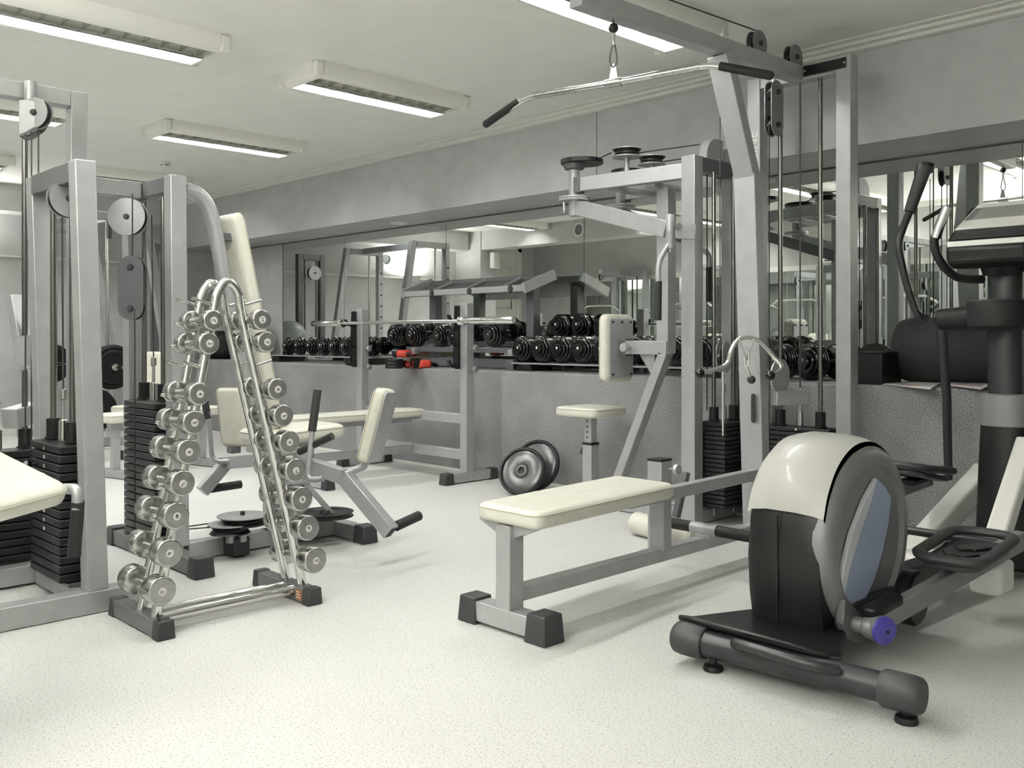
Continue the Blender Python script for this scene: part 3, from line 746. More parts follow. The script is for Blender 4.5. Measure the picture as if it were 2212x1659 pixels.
weight_disc(c2, n2, .185, 'larger weight plate leaning on the ledge behind the front plate', None)

# ================================================================= BLACK DUMBBELLS ON THE LEDGE
def black_db(c, ax, r_, rings, label, group, gap=.14, name='black_dumbbell', lbl=True):
    c, ax = V(c), V(ax).normalized()
    D = root(name, c, label, 'dumbbell', group)
    th = .018; L = rings*th
    for s, nm in ((-1, 'front_plates'), (1, 'rear_plates')):
        prof = [(0, gap/2)]
        for k in range(rings):
            f = 1-.0*k if k < rings-2 else (1-.16*(k-rings+3))
            rr = r_*f; h0 = gap/2+k*th
            prof += [(rr*.93, h0), (rr, h0+th*.25), (rr, h0+th*.7), (rr*.93, h0+th*.97)]
        prof += [(r_*.42, gap/2+L), (r_*.42, gap/2+L+.010), (r_*.36, gap/2+L+.016), (0, gap/2+L+.016)]
        part(nm, M().lathe(prof, c, ax*s, 32), 'black_gloss', D)
    part('handle', M().cyl(c-ax*(gap/2+.002), c+ax*(gap/2+.002), .016, 14), 'chrome', D)
    if lbl:
        f = c-ax*(gap/2+L+.0165)
        rt = ax.cross(Z_)*-1; rt = V((1,0,0)) if abs(ax.y) > .9 else rt
        part('number_mark', M().pad(f+V((r_*.08,0,r_*.12)), (1,0,0), Z_, -ax, r_*.07, r_*.09, .001, .0005, 1), 'white', D)
def stand(name, x0, x1, y0, y1, zt, label):
    s_ = root(name, ((x0+x1)/2, (y0+y1)/2, ZP), label, 'dumbbell stand')
    for y in (y0, y1): part('rail', M().box(x0, x1, y-.02, y+.02, zt-.012, zt), 'silver', s_)
    n = 2 if x1-x0 < 2.0 else 3
    for k in range(n):
        x = x0+.15+(x1-x0-.3)*k/(n-1)
        part('support_block', M().prism([(x-.09, y0-.03, ZP), (x+.09, y0-.03, ZP), (x+.06, y0-.03, zt-.012), (x-.06, y0-.03, zt-.012)], (0, y1-y0+.06, 0)), 'black', s_, .003)
    return s_
# left row of seven
xs = [WY(px, 747, 5.16).x for px in (603, 627, 653, 679, 706, 730, 755)]
zt = ZP+.075
stand('dumbbell_stand', xs[0]-.25, xs[-1]+.3, 5.2, 5.5, zt, 'low black and silver stand under the seven far left dumbbells on the ledge')
for i, x in enumerate(xs):
    r_ = .094+.001*i
    black_db((x, 5.36, zt+r_+.002), (0,1,0), r_, 4 if i < 4 else 5, 'black dumbbell, %s from the left in the row of seven at the ledge\'s far left' % ord_word(i), 'small black dumbbells at the left end of the ledge', gap=.11)
# right row on low stand
pxr = (1115, 1156, 1199, 1243, 1288, 1334, 1381, 1429, 1478, 1528, 1579)
xs = [WY(1115, 757, 5.18).x+.2135*i for i in range(10)]
zt = ZP+.065
stand('dumbbell_stand', xs[0]-.06, xs[-1]+.15, 5.2, 5.5, zt, 'low stand carrying the row of large black dumbbells on the right part of the ledge')
for i, x in enumerate(xs):
    r_ = .105
    black_db((x, 5.36, zt+r_+.002), (0,1,0), r_, 6, 'large black dumbbell, %s from the left in the low row beyond the tray rack' % ord_word(i), 'large black dumbbells on the low right stand', gap=.10)
# far right dumbbells beside pulldown tower
for i, px in enumerate((1702, 1768)):
    x = WY(px, 740, 5.3).x
    black_db((x, 5.4, ZP+.115), (.35,1,0), .11, 6, 'large black rubber dumbbell lying on the ledge %s the pulldown weight stack' % ('behind' , 'right behind')[i], 'dumbbells lying behind the pulldown tower')
# ================================================================= SILVER TRAY RACK
TR = root('tray_rack', (-6.0, 5.4, ZP), 'silver dumbbell tray rack with an empty sloping top tray, on the ledge by the mirror', 'dumbbell rack')
xl, xr = -6.80, -5.22
def tray(z0, z1, y0, y1, mt='silver'):
    part('tray', M().prism([(xl, y0, z0-.05), (xl, y0, z0), (xl, y0+.02, z0), (xl, y0+.03, z0-.035), (xl, y1-.02, z1-.035), (xl, y1, z1), (xl, y1+.01, z1), (xl, y1, z1-.055), (xl, y0+.03, z0-.05)], (xr-xl, 0, 0)), mt, TR, .002)
tray(1.515, 1.625, 5.24, 5.56, 'dark_silver')
bar(TR, 'tray_lip', (xl, 5.232, 1.492), (xr, 5.232, 1.492), .012, .052)
for x in (xl, xr): bar(TR, 'tray_end_plate', (x, 5.22, 1.49), (x, 5.58, 1.615), .03, .085)
for k in range(3): bar(TR, 'tray_rib', (xl+.35+k*.45, 5.27, 1.50), (xl+.35+k*.45, 5.52, 1.60), .03, .02)
for k in range(3):
    part('side_bolt', M().lathe([(0,0),(.026,0),(.03,.01),(.026,.022),(0,.026)], (xl+.42+.5*k, 5.24, 1.49), (0,-1,0), 18), 'rubber', TR)
for x in (-6.62, -5.36): bar(TR, 'post', (x, 5.47, ZP), (x, 5.47, 1.55), .085, .085, 'dark_silver')
for x in (-6.62, -5.36): bar(TR, 'floor_beam', (x, 5.2, ZP+.045), (x, 5.68, ZP+.045), .08, .08, 'dark_silver')
bar(TR, 'bottom_beam', (-6.58, 5.30, ZP+.05), (-5.40, 5.30, ZP+.05), .06, .07, 'dark_silver')
for y, z in ((5.24, .99), (5.44, 1.04)): bar(TR, 'tier_rail', (xl+.05, y, z), (xr-.13, y, z), .03, .045, 'dark_silver')
for x in (-6.62, -5.36): bar(TR, 'tier_bracket', (x, 5.2, .97), (x, 5.47, 1.02), .05, .05)
axm = V((0, 1, .14)).normalized()
for i, px in enumerate((828, 868, 926, 961, 1037)):
    x = WY(px, 731, 5.10).x; r_ = (.105,.105,.1,.1,.112)[i]
    black_db((x, 5.36, 1.03+r_), axm, r_, 6, 'black dumbbell, %s from the left on the lower tier of the tray rack' % ord_word(i), 'black dumbbells on the silver tray rack', gap=.12)
# upper short tier at right with three
U = root('short_tier', (-4.95, 5.56, ZP), 'small raised silver tier holding three black dumbbells close to the mirror', 'dumbbell stand')
xs = [WY(px, 704, 5.48).x for px in (1193, 1238, 1284)]
bar(U, 'rail', (xs[0]-.12, 5.55, 1.08), (xs[-1]+.15, 5.55, 1.08), .04, .03)
bar(U, 'rail', (xs[0]-.12, 5.67, 1.08), (xs[-1]+.15, 5.67, 1.08), .04, .03)
for x in (xs[0]-.05, xs[-1]+.08): bar(U, 'leg', (x, 5.61, ZP), (x, 5.61, 1.066), .05, .09)
for i, x in enumerate(xs):
    r_ = .096 if i < 2 else .08
    black_db((x, 5.615, 1.096+r_), (0,1,0), r_, 4, 'black dumbbell, %s from the left on the small raised tier by the mirror' % ord_word(i), 'black dumbbells on the raised tier', gap=.04, lbl=(i<2))
# ================================================================= THINGS LYING ON THE LEDGE
p = WY(548, 722, 5.5)
r_ = .205
EB = root('exercise_ball', (p.x, 5.5, ZP), 'shiny grey exercise ball with small nubs at the left end of the ledge', 'exercise ball')
c = V((p.x, 5.5, ZP+.06+r_))
part('ball', M().lathe([(r_*math.sin(PI*i/24), -r_*math.cos(PI*i/24)) for i in range(25)], c, Z_, 48), 'ball', EB)
nb = M()
part('ball_ring', M().lathe([(.10,0),(.16,0),(.15,.055),(.11,.055),(.10,0)], (c.x, c.y, ZP+.002), Z_, 32), 'black_gloss', EB)
p = WY(478, 745, 5.42)
bag = root('sports_bag', (p.x, 5.42, ZP), 'black bulky bag on the ledge left of the exercise ball', 'bag')
part('bag_body', M().pad((p.x, 5.42, ZP+.16), X_, Y_, Z_, .27, .16, .155, .09, 4, .03, .12), 'black_matte', bag)
part('strap', M().ring_tube(spline([(p.x-.16, 5.3, ZP+.28), (p.x-.06, 5.27, ZP+.36), (p.x+.06, 5.27, ZP+.36), (p.x+.16, 5.3, ZP+.28)], 5), .01, 8), 'rubber', bag)
for i, (px, lb) in enumerate(((838, 'lower'),)):
    c = G(852, 796, ZP)
    for k in range(3):
        single('step_disc', M().lathe([(0,0),(.075,0),(.078,.004),(.078,.022),(.075,.026),(0,.026)], (c.x, c.y, ZP+.001+k*.027), Z_, 28), 'black', ('bottom','middle','top')[k]+' black disc of the small pile beside the red gloves', 'weight plate', 'pile of small black discs')
def glove(c, s, lb, mt, rz):
    g_ = root('training_glove', c, lb, 'glove')
    d = V((math.cos(rz), math.sin(rz), 0)); e = V((-d.y, d.x, 0)); c = V(c)
    part('palm', M().pad(c+V((0,0,.028*s)), d, e, Z_, .05*s, .042*s, .027*s, .02*s, 3, .004, .03*s), mt, g_)
    part('cuff', M().lathe([(.03*s,0),(.036*s,.004),(.034*s,.05*s),(.028*s,.05*s),(.03*s,0)], c-d*.085*s+V((0,0,.036*s)), d, 18), 'black', g_)
    for k in range(4): part('finger', M().ring_tube([c+d*.04*s+e*(.028-.018*k)*s+V((0,0,.03*s)), c+d*.075*s+e*(.03-.019*k)*s+V((0,0,.026*s)), c+d*.09*s+e*(.03-.019*k)*s+V((0,0,.014*s))], .011*s, 8), 'black' if k % 2 else mt, g_)
c = G(862, 792, ZP); glove((c.x, c.y+.05, ZP+.082), 1.2, 'red and black training glove lying on the pile of black discs', 'red', .4)
glove(G(885, 795, ZP), 1.1, 'small red training glove in the middle, beside the disc pile', 'red', 2.2)
glove(G(916, 795, ZP), 1.25, 'red training glove lying furthest right, under the tray rack', 'red', 1.2)
c = G(1068, 785, ZP)
bx = root('cardboard_box', (c.x, 5.55, ZP), 'brown open cardboard box on the ledge under the tray rack', 'box')
x = c.x
part('box_body', M().box(x-.2, x+.14, 5.48, 5.66, ZP+.001, ZP+.17), 'tan', bx)
part('flap', M().prism([(x-.2, 5.48, ZP+.17), (x+.14, 5.48, ZP+.17), (x+.12, 5.42, ZP+.11), (x-.18, 5.42, ZP+.11)], (0,-.003,-.003)), 'brown', bx)
c = G(1185, 800, ZP)
sa = root('ankle_strap', c, 'black velcro strap lying on the ledge in front of the large dumbbells', 'strap')
part('band', M().ring_tube(spline([c+V((-.12,0,.012)), c+V((-.04,.03,.014)), c+V((.05,.0,.013)), c+V((.14,.02,.012))], 5), .02, 8, sx=.5, ref=(0,0,1)), 'black', sa)
part('buckle', M().ring_tube([c+V((.15+.02*math.cos(a*PI/4), .02+.02*math.sin(a*PI/4), .012)) for a in range(8)], .004, 6, closed=True), 'chrome', sa)
def paper(pts, lb, mt='paper', z=.0):
    P = [V((p.x, min(p.y, YM-.03), ZP+.002+z)) for p in pts]
    o = root('newspaper', P[0], lb, 'newspaper')
    part('bottom_sheet', M().prism(P, (0,0,.003)), mt, o)
    c = sum(P, V())/len(P); Q2 = [c+(p-c)*.93+V((.012,.008,.0035)) for p in P]
    tp = part('top_sheet', M().prism(Q2, (0,0,.002)), 'white', o)
    a, b = Q2[0], Q2[1]; d_ = Q2[3]-Q2[0]
    for k in range(6):
        t_ = .15+.13*k; part('print_line', M().prism([a+(b-a)*.08+d_*t_+V((0,0,.0021)), a+(b-a)*.9+d_*t_+V((0,0,.0021)), a+(b-a)*.9+d_*(t_+.045)+V((0,0,.0021)), a+(b-a)*.08+d_*(t_+.045)+V((0,0,.0021))], (0,0,.0003)), 'panel_grey' if k else 'red', tp)
paper([G(1908,832,ZP), G(2010,842,ZP), G(2040,826,ZP), G(1935,812,ZP)], 'open magazine at the front edge of the ledge, right of the black box')
paper([G(2040,836,ZP), G(2120,845,ZP), G(2150,832,ZP), G(2075,824,ZP)], 'folded newspaper on the ledge in front of the grey foam drum', z=.006)
paper([G(1700,815,ZP), G(1800,822,ZP), G(1820,808,ZP), G(1720,802,ZP)], 'magazine lying on the ledge behind the pulldown cable')
paper([G(1545,812,ZP), G(1600,816,ZP), G(1620,806,ZP), G(1565,802,ZP)], 'sheet of paper on the ledge behind the handle bar')
paper([G(1040,793,ZP), G(1120,797,ZP), G(1130,789,ZP), G(1060,786,ZP)], 'pale sheet of paper lying under the right end of the tray rack')
paper([G(1350,803,ZP), G(1400,806,ZP), G(1420,797,ZP), G(1370,795,ZP)], 'flat paper on the ledge behind the chest machine backrest')
a, b = WY(1850, 832, 5.1), WY(1905, 836, 5.1)
kb = root('black_box', (a.x, a.y+.12, ZP), 'matte black plyometric box standing on the ledge left of the foam drum', 'box')
part('box_body', M().box(a.x, b.x, a.y, a.y+.26, ZP+.001, ZP+.175), 'black', kb, .003)
part('lid', M().box(a.x-.003, b.x+.003, a.y-.003, a.y+.263, ZP+.176, ZP+.186), 'black_matte', kb, .002)
a = WY(1945, 815, 5.45)
dr = root('foam_drum', (a.x+.4, 5.5, ZP), 'big dark grey foam drum lying on the ledge behind the elliptical trainer', 'foam drum')
R_ = .19
part('drum_body', M().lathe([(0,0),(R_*.75,.0),(R_*.93,.02),(R_,.07),(R_,1.0),(R_*.93,1.05),(0,1.07)], (a.x-.02, 5.5, ZP+R_+.002), X_, 56), 'foam', dr)
part('end_cap', M().lathe([(0,-.004),(R_*.7,-.004),(R_*.7,.0),(0,.0)], (a.x-.02, 5.5, ZP+R_+.002), X_, 40), 'black_matte', dr)
# ================================================================= CHEST FLY MACHINE
P_ = root('chest_fly_machine', (-3.5, 4.6, 0), 'silver chest fly machine with overhead cams, cream backrest and small cream seat', 'gym machine')
tx, y1, y2 = -3.15, 4.545, 4.945
bar(P_, 'upright', (tx, y1, .01), (tx, y1, 2.16), .095, .085, up=(0,1,0))
bar(P_, 'upright', (tx, y2, .01), (tx, y2, 2.16), .07, .085, up=(0,1,0))
bar(P_, 'top_bar', (tx, y1+.043, 2.115), (tx, y2-.04, 2.115), .093, .085, mt='dark_silver')
bar(P_, 'floor_beam', (tx, y1+.04, .045), (tx, y2-.04, .045), .08, .08)
stack(P_, -3.07, 4.755, .10, 19, .0265, .20, .29, 2.07, rods=(-.36,.36), along='y')
for yy in (4.70, 4.78): rod(P_, 'cable', (tx, yy, .66), (tx, yy, 2.08), .004, 'cable', 8)
# top pulley housings
for px, h_ in ((1535, .13), (1573, .10)):
    c = WX(px, 345, tx); c.z = 2.16
    n = 10; pts = [(tx-.03, c.y+.10, 2.16), (tx-.03, c.y+.10, 2.16+h_)]+[(tx-.03, c.y+.02-.10*math.sin(PI/2*i/n), 2.16+h_*math.cos(PI/2*i/n)) for i in range(n+1)]
    part('pulley_housing', M().prism(pts, (.055,0,0)), 'silver', P_, .003)
# overhead beams
pa, pb2 = V((-3.90, 4.35, 0)), V((-3.93, 4.85, 0))
bar(P_, 'overhead_beam', (-3.86, 4.36, 2.055), (-3.2, 4.53, 2.075), .055, .09)
bar(P_, 'overhead_beam', (-3.89, 4.85, 2.055), (-3.2, 4.93, 2.075), .055, .09)
bar(P_, 'cross_plate', (-3.42, 4.50, 2.02), (-3.42, 4.90, 2.02), .07, .03)
bar(P_, 'cross_plate', (-3.66, 4.44, 2.02), (-3.66, 4.86, 2.02), .07, .03)
bar(P_, 'centre_pillar', (-3.39, 4.62, 1.0), (-3.39, 4.62, 2.01), .085)
bar(P_, 'support_bar', (-3.69, 4.60, 1.035), (-3.35, 4.60, 1.035), .075, .085)
bar(P_, 'diagonal_brace', (-3.38, 4.60, 1.0), (-3.80, 4.60, .06), .075, .06)
part('gusset', M().prism([(-3.46,4.597,.995), (-3.58,4.597,.995), (-3.47,4.597,.85)], (0,.006,0)), 'silver', P_)
bar(P_, 'base_beam', (-4.15, 4.60, .045), (-3.2, 4.60, .045), .08, .08)
bar(P_, 'foot_beam', (-4.15, 4.35, .045), (-4.15, 4.85, .045), .08, .08)
foot(P_, (-4.15, 4.33, 0), .09, .09, .09); foot(P_, (-4.15, 4.87, 0), .09, .09, .09)
# back pad
pd = cushion(P_, 'backrest', (-3.765, 4.60, 1.03), Y_, Z_, (-1,0,0), .145, .215, .035, .028, .05, .004)
part('back_plate', M().pad((-3.725, 4.60, 1.03), Y_, Z_, X_, .115, .185, .004, .003, 2, 0, .025), 'silver', pd)
for y in (-.09, 0, .09): 
    for z in ((-.165,.165) if y else (.165,)): part('bolt', M().cyl((-3.722, 4.6+y, 1.03+z), (-3.714, 4.6+y, 1.03+z), .008, 8), 'rubber', pd)
part('mount_block', M().box(-3.722, -3.66, 4.56, 4.64, .98, 1.09), 'dark_silver', P_, .003)
part('adjustment_knob', M().lathe([(.008,0),(.008,.03),(.025,.04),(.032,.055),(.026,.075),(0,.08)], (-3.62, 4.56, 1.035), (0,-1,0), 18), 'silver', P_)
# seat
sx, sy = -3.98, 4.60
cushion(P_, 'seat', (sx, sy, .615), X_, Y_, Z_, .175, .175, .032, .024, .05, .004)
bar(P_, 'seat_tube', (sx, sy, .40), (sx, sy, .585), .058)
for k in range(4): part('adjustment_hole', M().cyl((sx-.006, sy-.0296, .55-.035*k), (sx-.006, sy-.0285, .55-.035*k), .007, 10), 'ink', P_)
bar(P_, 'seat_sleeve', (sx, sy, .08), (sx, sy, .40), .078)
bar(P_, 'sleeve_collar', (sx, sy, .395), (sx, sy, .412), .082, mt='black')
part('pull_pin', M().lathe([(.007,0),(.007,.03),(.022,.035),(.026,.045),(.02,.055),(0,.058)], (sx-.039, sy, .35), (-1,0,0), 16), 'panel_grey', P_)
# pivots, cams, arms
def pivot(c, near):
    c = V(c)
    sh = part('pivot_shaft', M().lathe([(.033,1.86),(.035,1.865),(.035,2.15),(.030,2.155)], c, Z_, 28), 'silver', P_)
    part('index_disc', M().lathe([(.03,1.955),(.095,1.955),(.098,1.96),(.098,1.966),(.092,1.969),(.098,1.972),(.098,1.98),(.03,1.984)], c, Z_, 44), 'silver', P_)
    part('pop_pin', M().lathe([(.0,0),(.02,.003),(.022,.015),(.009,.022),(.008,.10),(0,.1)], c+V((-.05,-.04,1.875)), Z_, 16), 'chrome', P_)
    part('bearing_block', M().box(c.x-.02, c.x+.06, c.y-.03, c.y+.03, 2.0, 2.10), 'dark_silver', P_, .003)
    r1 = .12 if near else .10
    pts = []
    for i in range(22):
        a = 2*PI*i/22; rr = r1*(1.0+.25*max(0, math.cos(a-.9))); pts.append(c+V((rr*math.cos(a)+.035, rr*math.sin(a)+.01, 2.185)))
    cm = part('cam_plate', M().prism(pts, (0,0,.028)), 'black', P_, .004)
    part('cam_hub', M().lathe([(0,2.155),(.06,2.155),(.075,2.185),(0,2.185)], c, Z_, 28), 'dark_silver', cm)
    part('cam_hole', M().pad(c+V((.09,.05,2.2135)), (.9,.4,0), (-.4,.9,0), Z_, .03, .018, .0012, .001, 1), 'panel_grey', cm)
    for k in (0, 1): part('clamp_screw', M().lathe([(0,0),(.013,.002),(.015,.012),(0,.018)], c+V((.02+.03*k, -.02+.02*k, 2.213)), Z_, 12), 'chrome', cm)
pivot(pa, True); pivot(pb2, False)
def hpulley(c, r_, two=True):
    o = part('overhead_pulley', M().lathe([(0,-.018),(r_,-.018),(r_*.85,-.005),(r_*.85,.005),(r_,.018),(0,.018)], c, Z_, 40), 'black', P_)
    part('pulley_plate', M().lathe([(0,-.026),(r_*1.07,-.026),(r_*1.07,-.021),(0,-.021)], c, Z_, 40), 'silver', o)
    part('pulley_plate', M().lathe([(0,.021),(r_*1.07,.021),(r_*1.07,.026),(0,.026)], c, Z_, 40), 'silver', o)
    part('pulley_shaft', M().cyl(V(c)-V((0,0,.12)), V(c)-V((0,0,.026)), .016, 16), 'silver', o)
hpulley((-3.60, 4.50, 2.235), .085); hpulley((-3.50, 4.62, 2.19), .08)
for a_, b_ in (((-3.58, 4.58, 2.245), (tx, 4.62, 2.24)), ((-3.46, 4.69, 2.19), (tx, 4.74, 2.2)), ((-3.85, 4.44, 2.2), (-3.66, 4.42, 2.235))): rod(P_, 'cable', a_, b_, .004, 'cable', 8)
ea, eb = V((-3.12, 4.29, 1.70)), V((-3.335, 4.76, 1.70))
bar(P_, 'fly_arm', pa+V((.02,0,1.915)), ea+V((-.02,0,.01)), .05, .095)
bar(P_, 'fly_arm', pb2+V((.02,0,1.915)), eb+V((-.02,0,.02)), .05, .08, 'dark_silver')
for e in (ea, eb):
    part('handle_socket', M().lathe([(.0,-.12),(.014,-.12),(.014,-.10),(.024,-.10),(.024,-.045),(.026,-.04),(.026,.085),(.022,.092),(0,.092)], e, Z_, 24), 'silver', P_)
bar(P_, 'link_plate', ea+V((.02,.02,.0)), ea+V((.10,.10,-.01)), .03, .085)
part('link_bolt', M().cyl(ea+V((.045,.01,.02)), ea+V((.06,.0,.02)), .02, 8), 'panel_grey', P_)
h0 = ea+V((0,0,-.06))
tubep(P_, 'handle_tube', fillet([h0, at(1422, 566, 5.2), at(1422, 615, 5.2)], .05, 8), .0155)
tubep(P_, 'handle_grip', [at(1422, 608, 5.2), at(1421, 692, 5.2)], .0205, 'foam', 18)
tubep(P_, 'handle_tube', fillet([eb+V((0,0,-.06)), eb+V((.10,.09,-.07)), eb+V((.10,.09,-.18))], .05, 8), .0155)
tubep(P_, 'handle_grip', [eb+V((.10,.09,-.17)), eb+V((.10,.09,-.38))], .0205, 'foam', 18)
# ================================================================= LAT PULLDOWN AND LOW ROW MACHINE
Lm = root('pulldown_row_machine', (-2.55, 3.8, 0), 'tall silver pulldown and row machine with the cream bench in the middle foreground', 'gym machine')
lx, rx, ly = -2.87, -2.325, 4.80
bar(Lm, 'upright', (lx, ly, .01), (lx, ly, 2.60), .085, .09, up=(0,1,0))
bar(Lm, 'upright', (rx, ly, .01), (rx, ly, 2.62), .085, .09, up=(0,1,0))
bar(Lm, 'top_bar', (lx+.04, ly, 2.575), (rx-.04, ly, 2.575), .085, .085)
npl = part('name_plate', M().box(-2.555, rx+.02, ly-.0475, ly-.0435, 2.545, 2.605), 'black', Lm)
part('plate_rim', M().ring_tube([(-2.555,ly-.0475,2.545),(rx+.02,ly-.0475,2.545),(rx+.02,ly-.0475,2.605),(-2.555,ly-.0475,2.605)], .0025, 6, closed=True), 'chrome', npl)
for x in (-2.545, rx+.01): part('plate_screw', M().cyl((x, ly-.047, 2.575), (x, ly-.051, 2.575), .006, 10), 'chrome', npl)
bar(Lm, 'floor_beam', (lx+.04, ly, .045), (rx-.04, ly, .045), .08, .08)
text('ONAL LINE', .085, (lx, ly-.0465, 2.08), Z_, V((-1,0,0)), 'paper', Lm, 'lettering', .0003)
zt = stack(Lm, -2.6, 4.80, .09, 19, .0268, .42, .15, 2.53, rods=(-.29,.29), nums=['','10','15','20','25','30','35','40','45','50','55','60','65','70','75','80','85','90','95'][:1])
for k, s in enumerate(('10','15','20','25','30')): text(s, .018, (-2.57, 4.7235, zt-.0268*(k+1.5)), X_, Z_, 'white', Lm)
for k in range(6): part('pin_hole', M().cyl((-2.61, 4.7242, zt-.0268*(k+.5)), (-2.61, 4.725, zt-.0268*(k+.5)), .006, 10), 'ink', Lm)
part('top_plate_mark', M().cyl((-2.585, 4.7236, zt-.0134), (-2.585, 4.725, zt-.0134), .006, 12), 'white', Lm)
rod(Lm, 'cable', (-2.6, 4.80, zt+.2), (-2.6, 4.80, 2.53), .0045, 'cable', 8)
# top beam and front column
b0, b1 = V((-2.60, 4.755, 2.57)), V((-2.665, 2.98, 2.565))
bar(Lm, 'top_beam', b0, b1, .075, .085)
bar(Lm, 'front_column', (-2.50, 4.18, .09), (-2.595, 4.24, 1.94), .125, .07, up=(0,1,0))
bar(Lm, 'front_column_top', (-2.595, 4.24, 1.93), (-2.625, 4.03, 2.53), .115, .07, up=(0,1,0))
part('cable_slot', M().pad((-2.502, 4.1445, .74), X_, Z_, (0,-1,0), .013, .075, .0015, .001, 1, 0, .012), 'ink', Lm)
bar(Lm, 'base_beam', (-2.49, 2.45, .135), (-2.49, 4.2, .135), .06, .055)
bar(Lm, 'rear_base_beam', (-2.50, 4.2, .05), (-2.55, 4.75, .05), .08, .08)
bar(Lm, 'bench_bar', (-2.49, 3.10, .395), (-2.50, 4.15, .405), .05, .055)
bar(Lm, 'front_leg', (-2.49, 2.415, .08), (-2.49, 2.415, .40), .075, .075, up=(0,1,0))
bar(Lm, 'rear_leg', (-2.49, 3.35, .15), (-2.49, 3.35, .38), .08, .06, up=(0,1,0))
bar(Lm, 'foot_beam', (-2.66, 2.415, .05), (-2.33, 2.415, .05), .08, .075)
foot(Lm, (-2.68, 2.415, 0), .10, .105, .10); foot(Lm, (-2.31, 2.415, 0), .105, .11, .105)
part('pad_bracket', M().prism([(-2.64, 2.40, .41), (-2.34, 2.40, .41), (-2.34, 2.40, .40), (-2.45, 2.40, .355), (-2.53, 2.40, .355), (-2.64, 2.40, .40)], (0,.05,0)), 'silver', Lm)
bar(Lm, 'pad_rail', (-2.49, 2.45, .39), (-2.49, 3.28, .39), .04, .025)
cushion(Lm, 'bench_pad', (-2.50, 2.835, .437), V((1,-.0,0)), V((-.07,1,0)), Z_, .17, .47, .033, .026, .05, .004)
# foot rest
bar(Lm, 'foot_rest_bracket', (-2.48, 3.68, .155), (-2.48, 3.68, .215), .085, .035, up=(0,1,0))
rod(Lm, 'foot_rest_sleeve', (-2.55, 3.68, .20), (-2.41, 3.68, .20), .0275, 'silver', 24)
for x0, x1 in ((-2.70, -2.545), (-2.415, -2.20)):
    part('foot_rest_grip', M().lathe([(0,0),(.021,0),(.026,.006),(.026,abs(x1-x0)-.006),(.021,abs(x1-x0)),(0,abs(x1-x0))], (x0,3.68,.20), X_, 26), 'black_matte', Lm)
# side bracket by the column
bar(Lm, 'side_bracket', (-2.44, 4.24, .79), (-2.36, 4.42, .79), .05, .075)
part('side_cam', M().lathe([(0,0),(.09,0),(.09,.01),(0,.01)], (-2.43, 4.27, .90), X_, 32), 'silver', Lm)
# pulleys
def vp(c, r_, w=.024): return pulley(Lm, c, X_, r_, w, 'black_gloss', True, 'panel_grey')
vp((-2.612, 4.36, 2.655), .065); vp((-2.60, 4.72, 2.655), .065); vp((-2.66, 3.12, 2.63), .065)
cb = V((-2.62, 4.55, 2.345))
for s in (-.022, .018):
    part('pulley_block_plate', M().prism([V((cb.x+s, cb.y+a, cb.z+b)) for a, b in capsule(0, .062, -.09, .09)], (.004,0,0)), 'panel_grey', Lm)
for dz in (-.09, .09):
    pulley(Lm, cb+V((0,0,dz)), X_, .055, .028, 'black_gloss', False)
part('block_shackle', M().cyl(cb+V((0,0,.14)), cb+V((0,0,.19)), .012, 12), 'chrome', Lm)
rod(Lm, 'cable', cb+V((0,-.05,-.1)), (-2.62, 4.50, .14), .0035, 'cable', 8)
rod(Lm, 'cable', cb+V((0,.05,-.1)), (-2.62, 4.60, .14), .0035, 'cable', 8)
rod(Lm, 'cable', (-2.66, 3.12, 2.70), (-2.612, 4.36, 2.725), .0035, 'cable', 8)
# low block pulley between chest machine and column
cb = at(1562, 772, 5.05)
for s in (-.02, .018):
    part('low_block_plate', M().prism([V((cb.x+s, cb.y+a, cb.z+b)) for a, b in capsule(0, .038, -.045, .05)], (.004,0,0)), 'silver', Lm)
pulley(Lm, cb, X_, .045, .026, 'black_gloss', False)
rod(Lm, 'cable', cb+V((0,-.03,0)), V((cb.x, cb.y-.03, 2.3)), .0032, 'cable', 8)
rod(Lm, 'low_block_rod', cb-V((0,0,.08)), V((cb.x, cb.y, .56)), .006, 'chrome', 8)
# ================================================================= LAT BAR
cz = WX(1325, 180, -2.65); 
cb = V((-2.66, cz.y, cz.z))
LB = root('pulldown_bar', cb, 'long chrome pulldown bar with bent ends and black grips hanging from a cable', 'cable bar')
dx = V((.982, .19, 0)).normalized(); zc0 = .716*2.66+.698*cz.y
def onbar(px, py):
    # point on the vertical plane through the bar
    d = ray(px, py); n = V((-dx.y, dx.x, 0)); t_ = (cb-V((0,0,H))).dot(n)/d.dot(n); return V((0,0,H))+d*t_
q = [onbar(1047, 270), onbar(1122, 218), onbar(1140, 209), onbar(1325, 179), onbar(1530, 141), onbar(1556, 143), onbar(1668, 164)]
tubep(LB, 'bar', fillet([q[0], q[2], q[3]-V((0,0,.0))], .05, 8), .0145, 'chrome', 18)
tubep(LB, 'bar', fillet([q[3], q[4], q[6]], .05, 8), .0145, 'chrome', 18)
dl = (q[1]-q[0]).normalized(); dr_ = (q[6]-q[5]).normalized()
part('grip', M().ring_tube([q[0]-dl*.004, q[0]+dl*.006, q[1]], [.012, .0185, .0185], 20), 'black_matte', LB)
part('grip', M().ring_tube([q[5], q[6]-dr_*.006, q[6]+dr_*.004], [.0185, .0185, .012], 20), 'black_matte', LB)
part('centre_swivel', M().cyl(q[3]-dx*.04, q[3]+dx*.04, .019, 20), 'brushed', LB)
for a, b in ((q[2], q[3]), (q[3], q[4])):
    part('knurled_sleeve', M().cyl(a+(b-a)*(.08 if a is q[2] else .42), a+(b-a)*(.58 if a is q[2] else .92), .0162, 18), 'brushed', LB)
t0 = q[3]
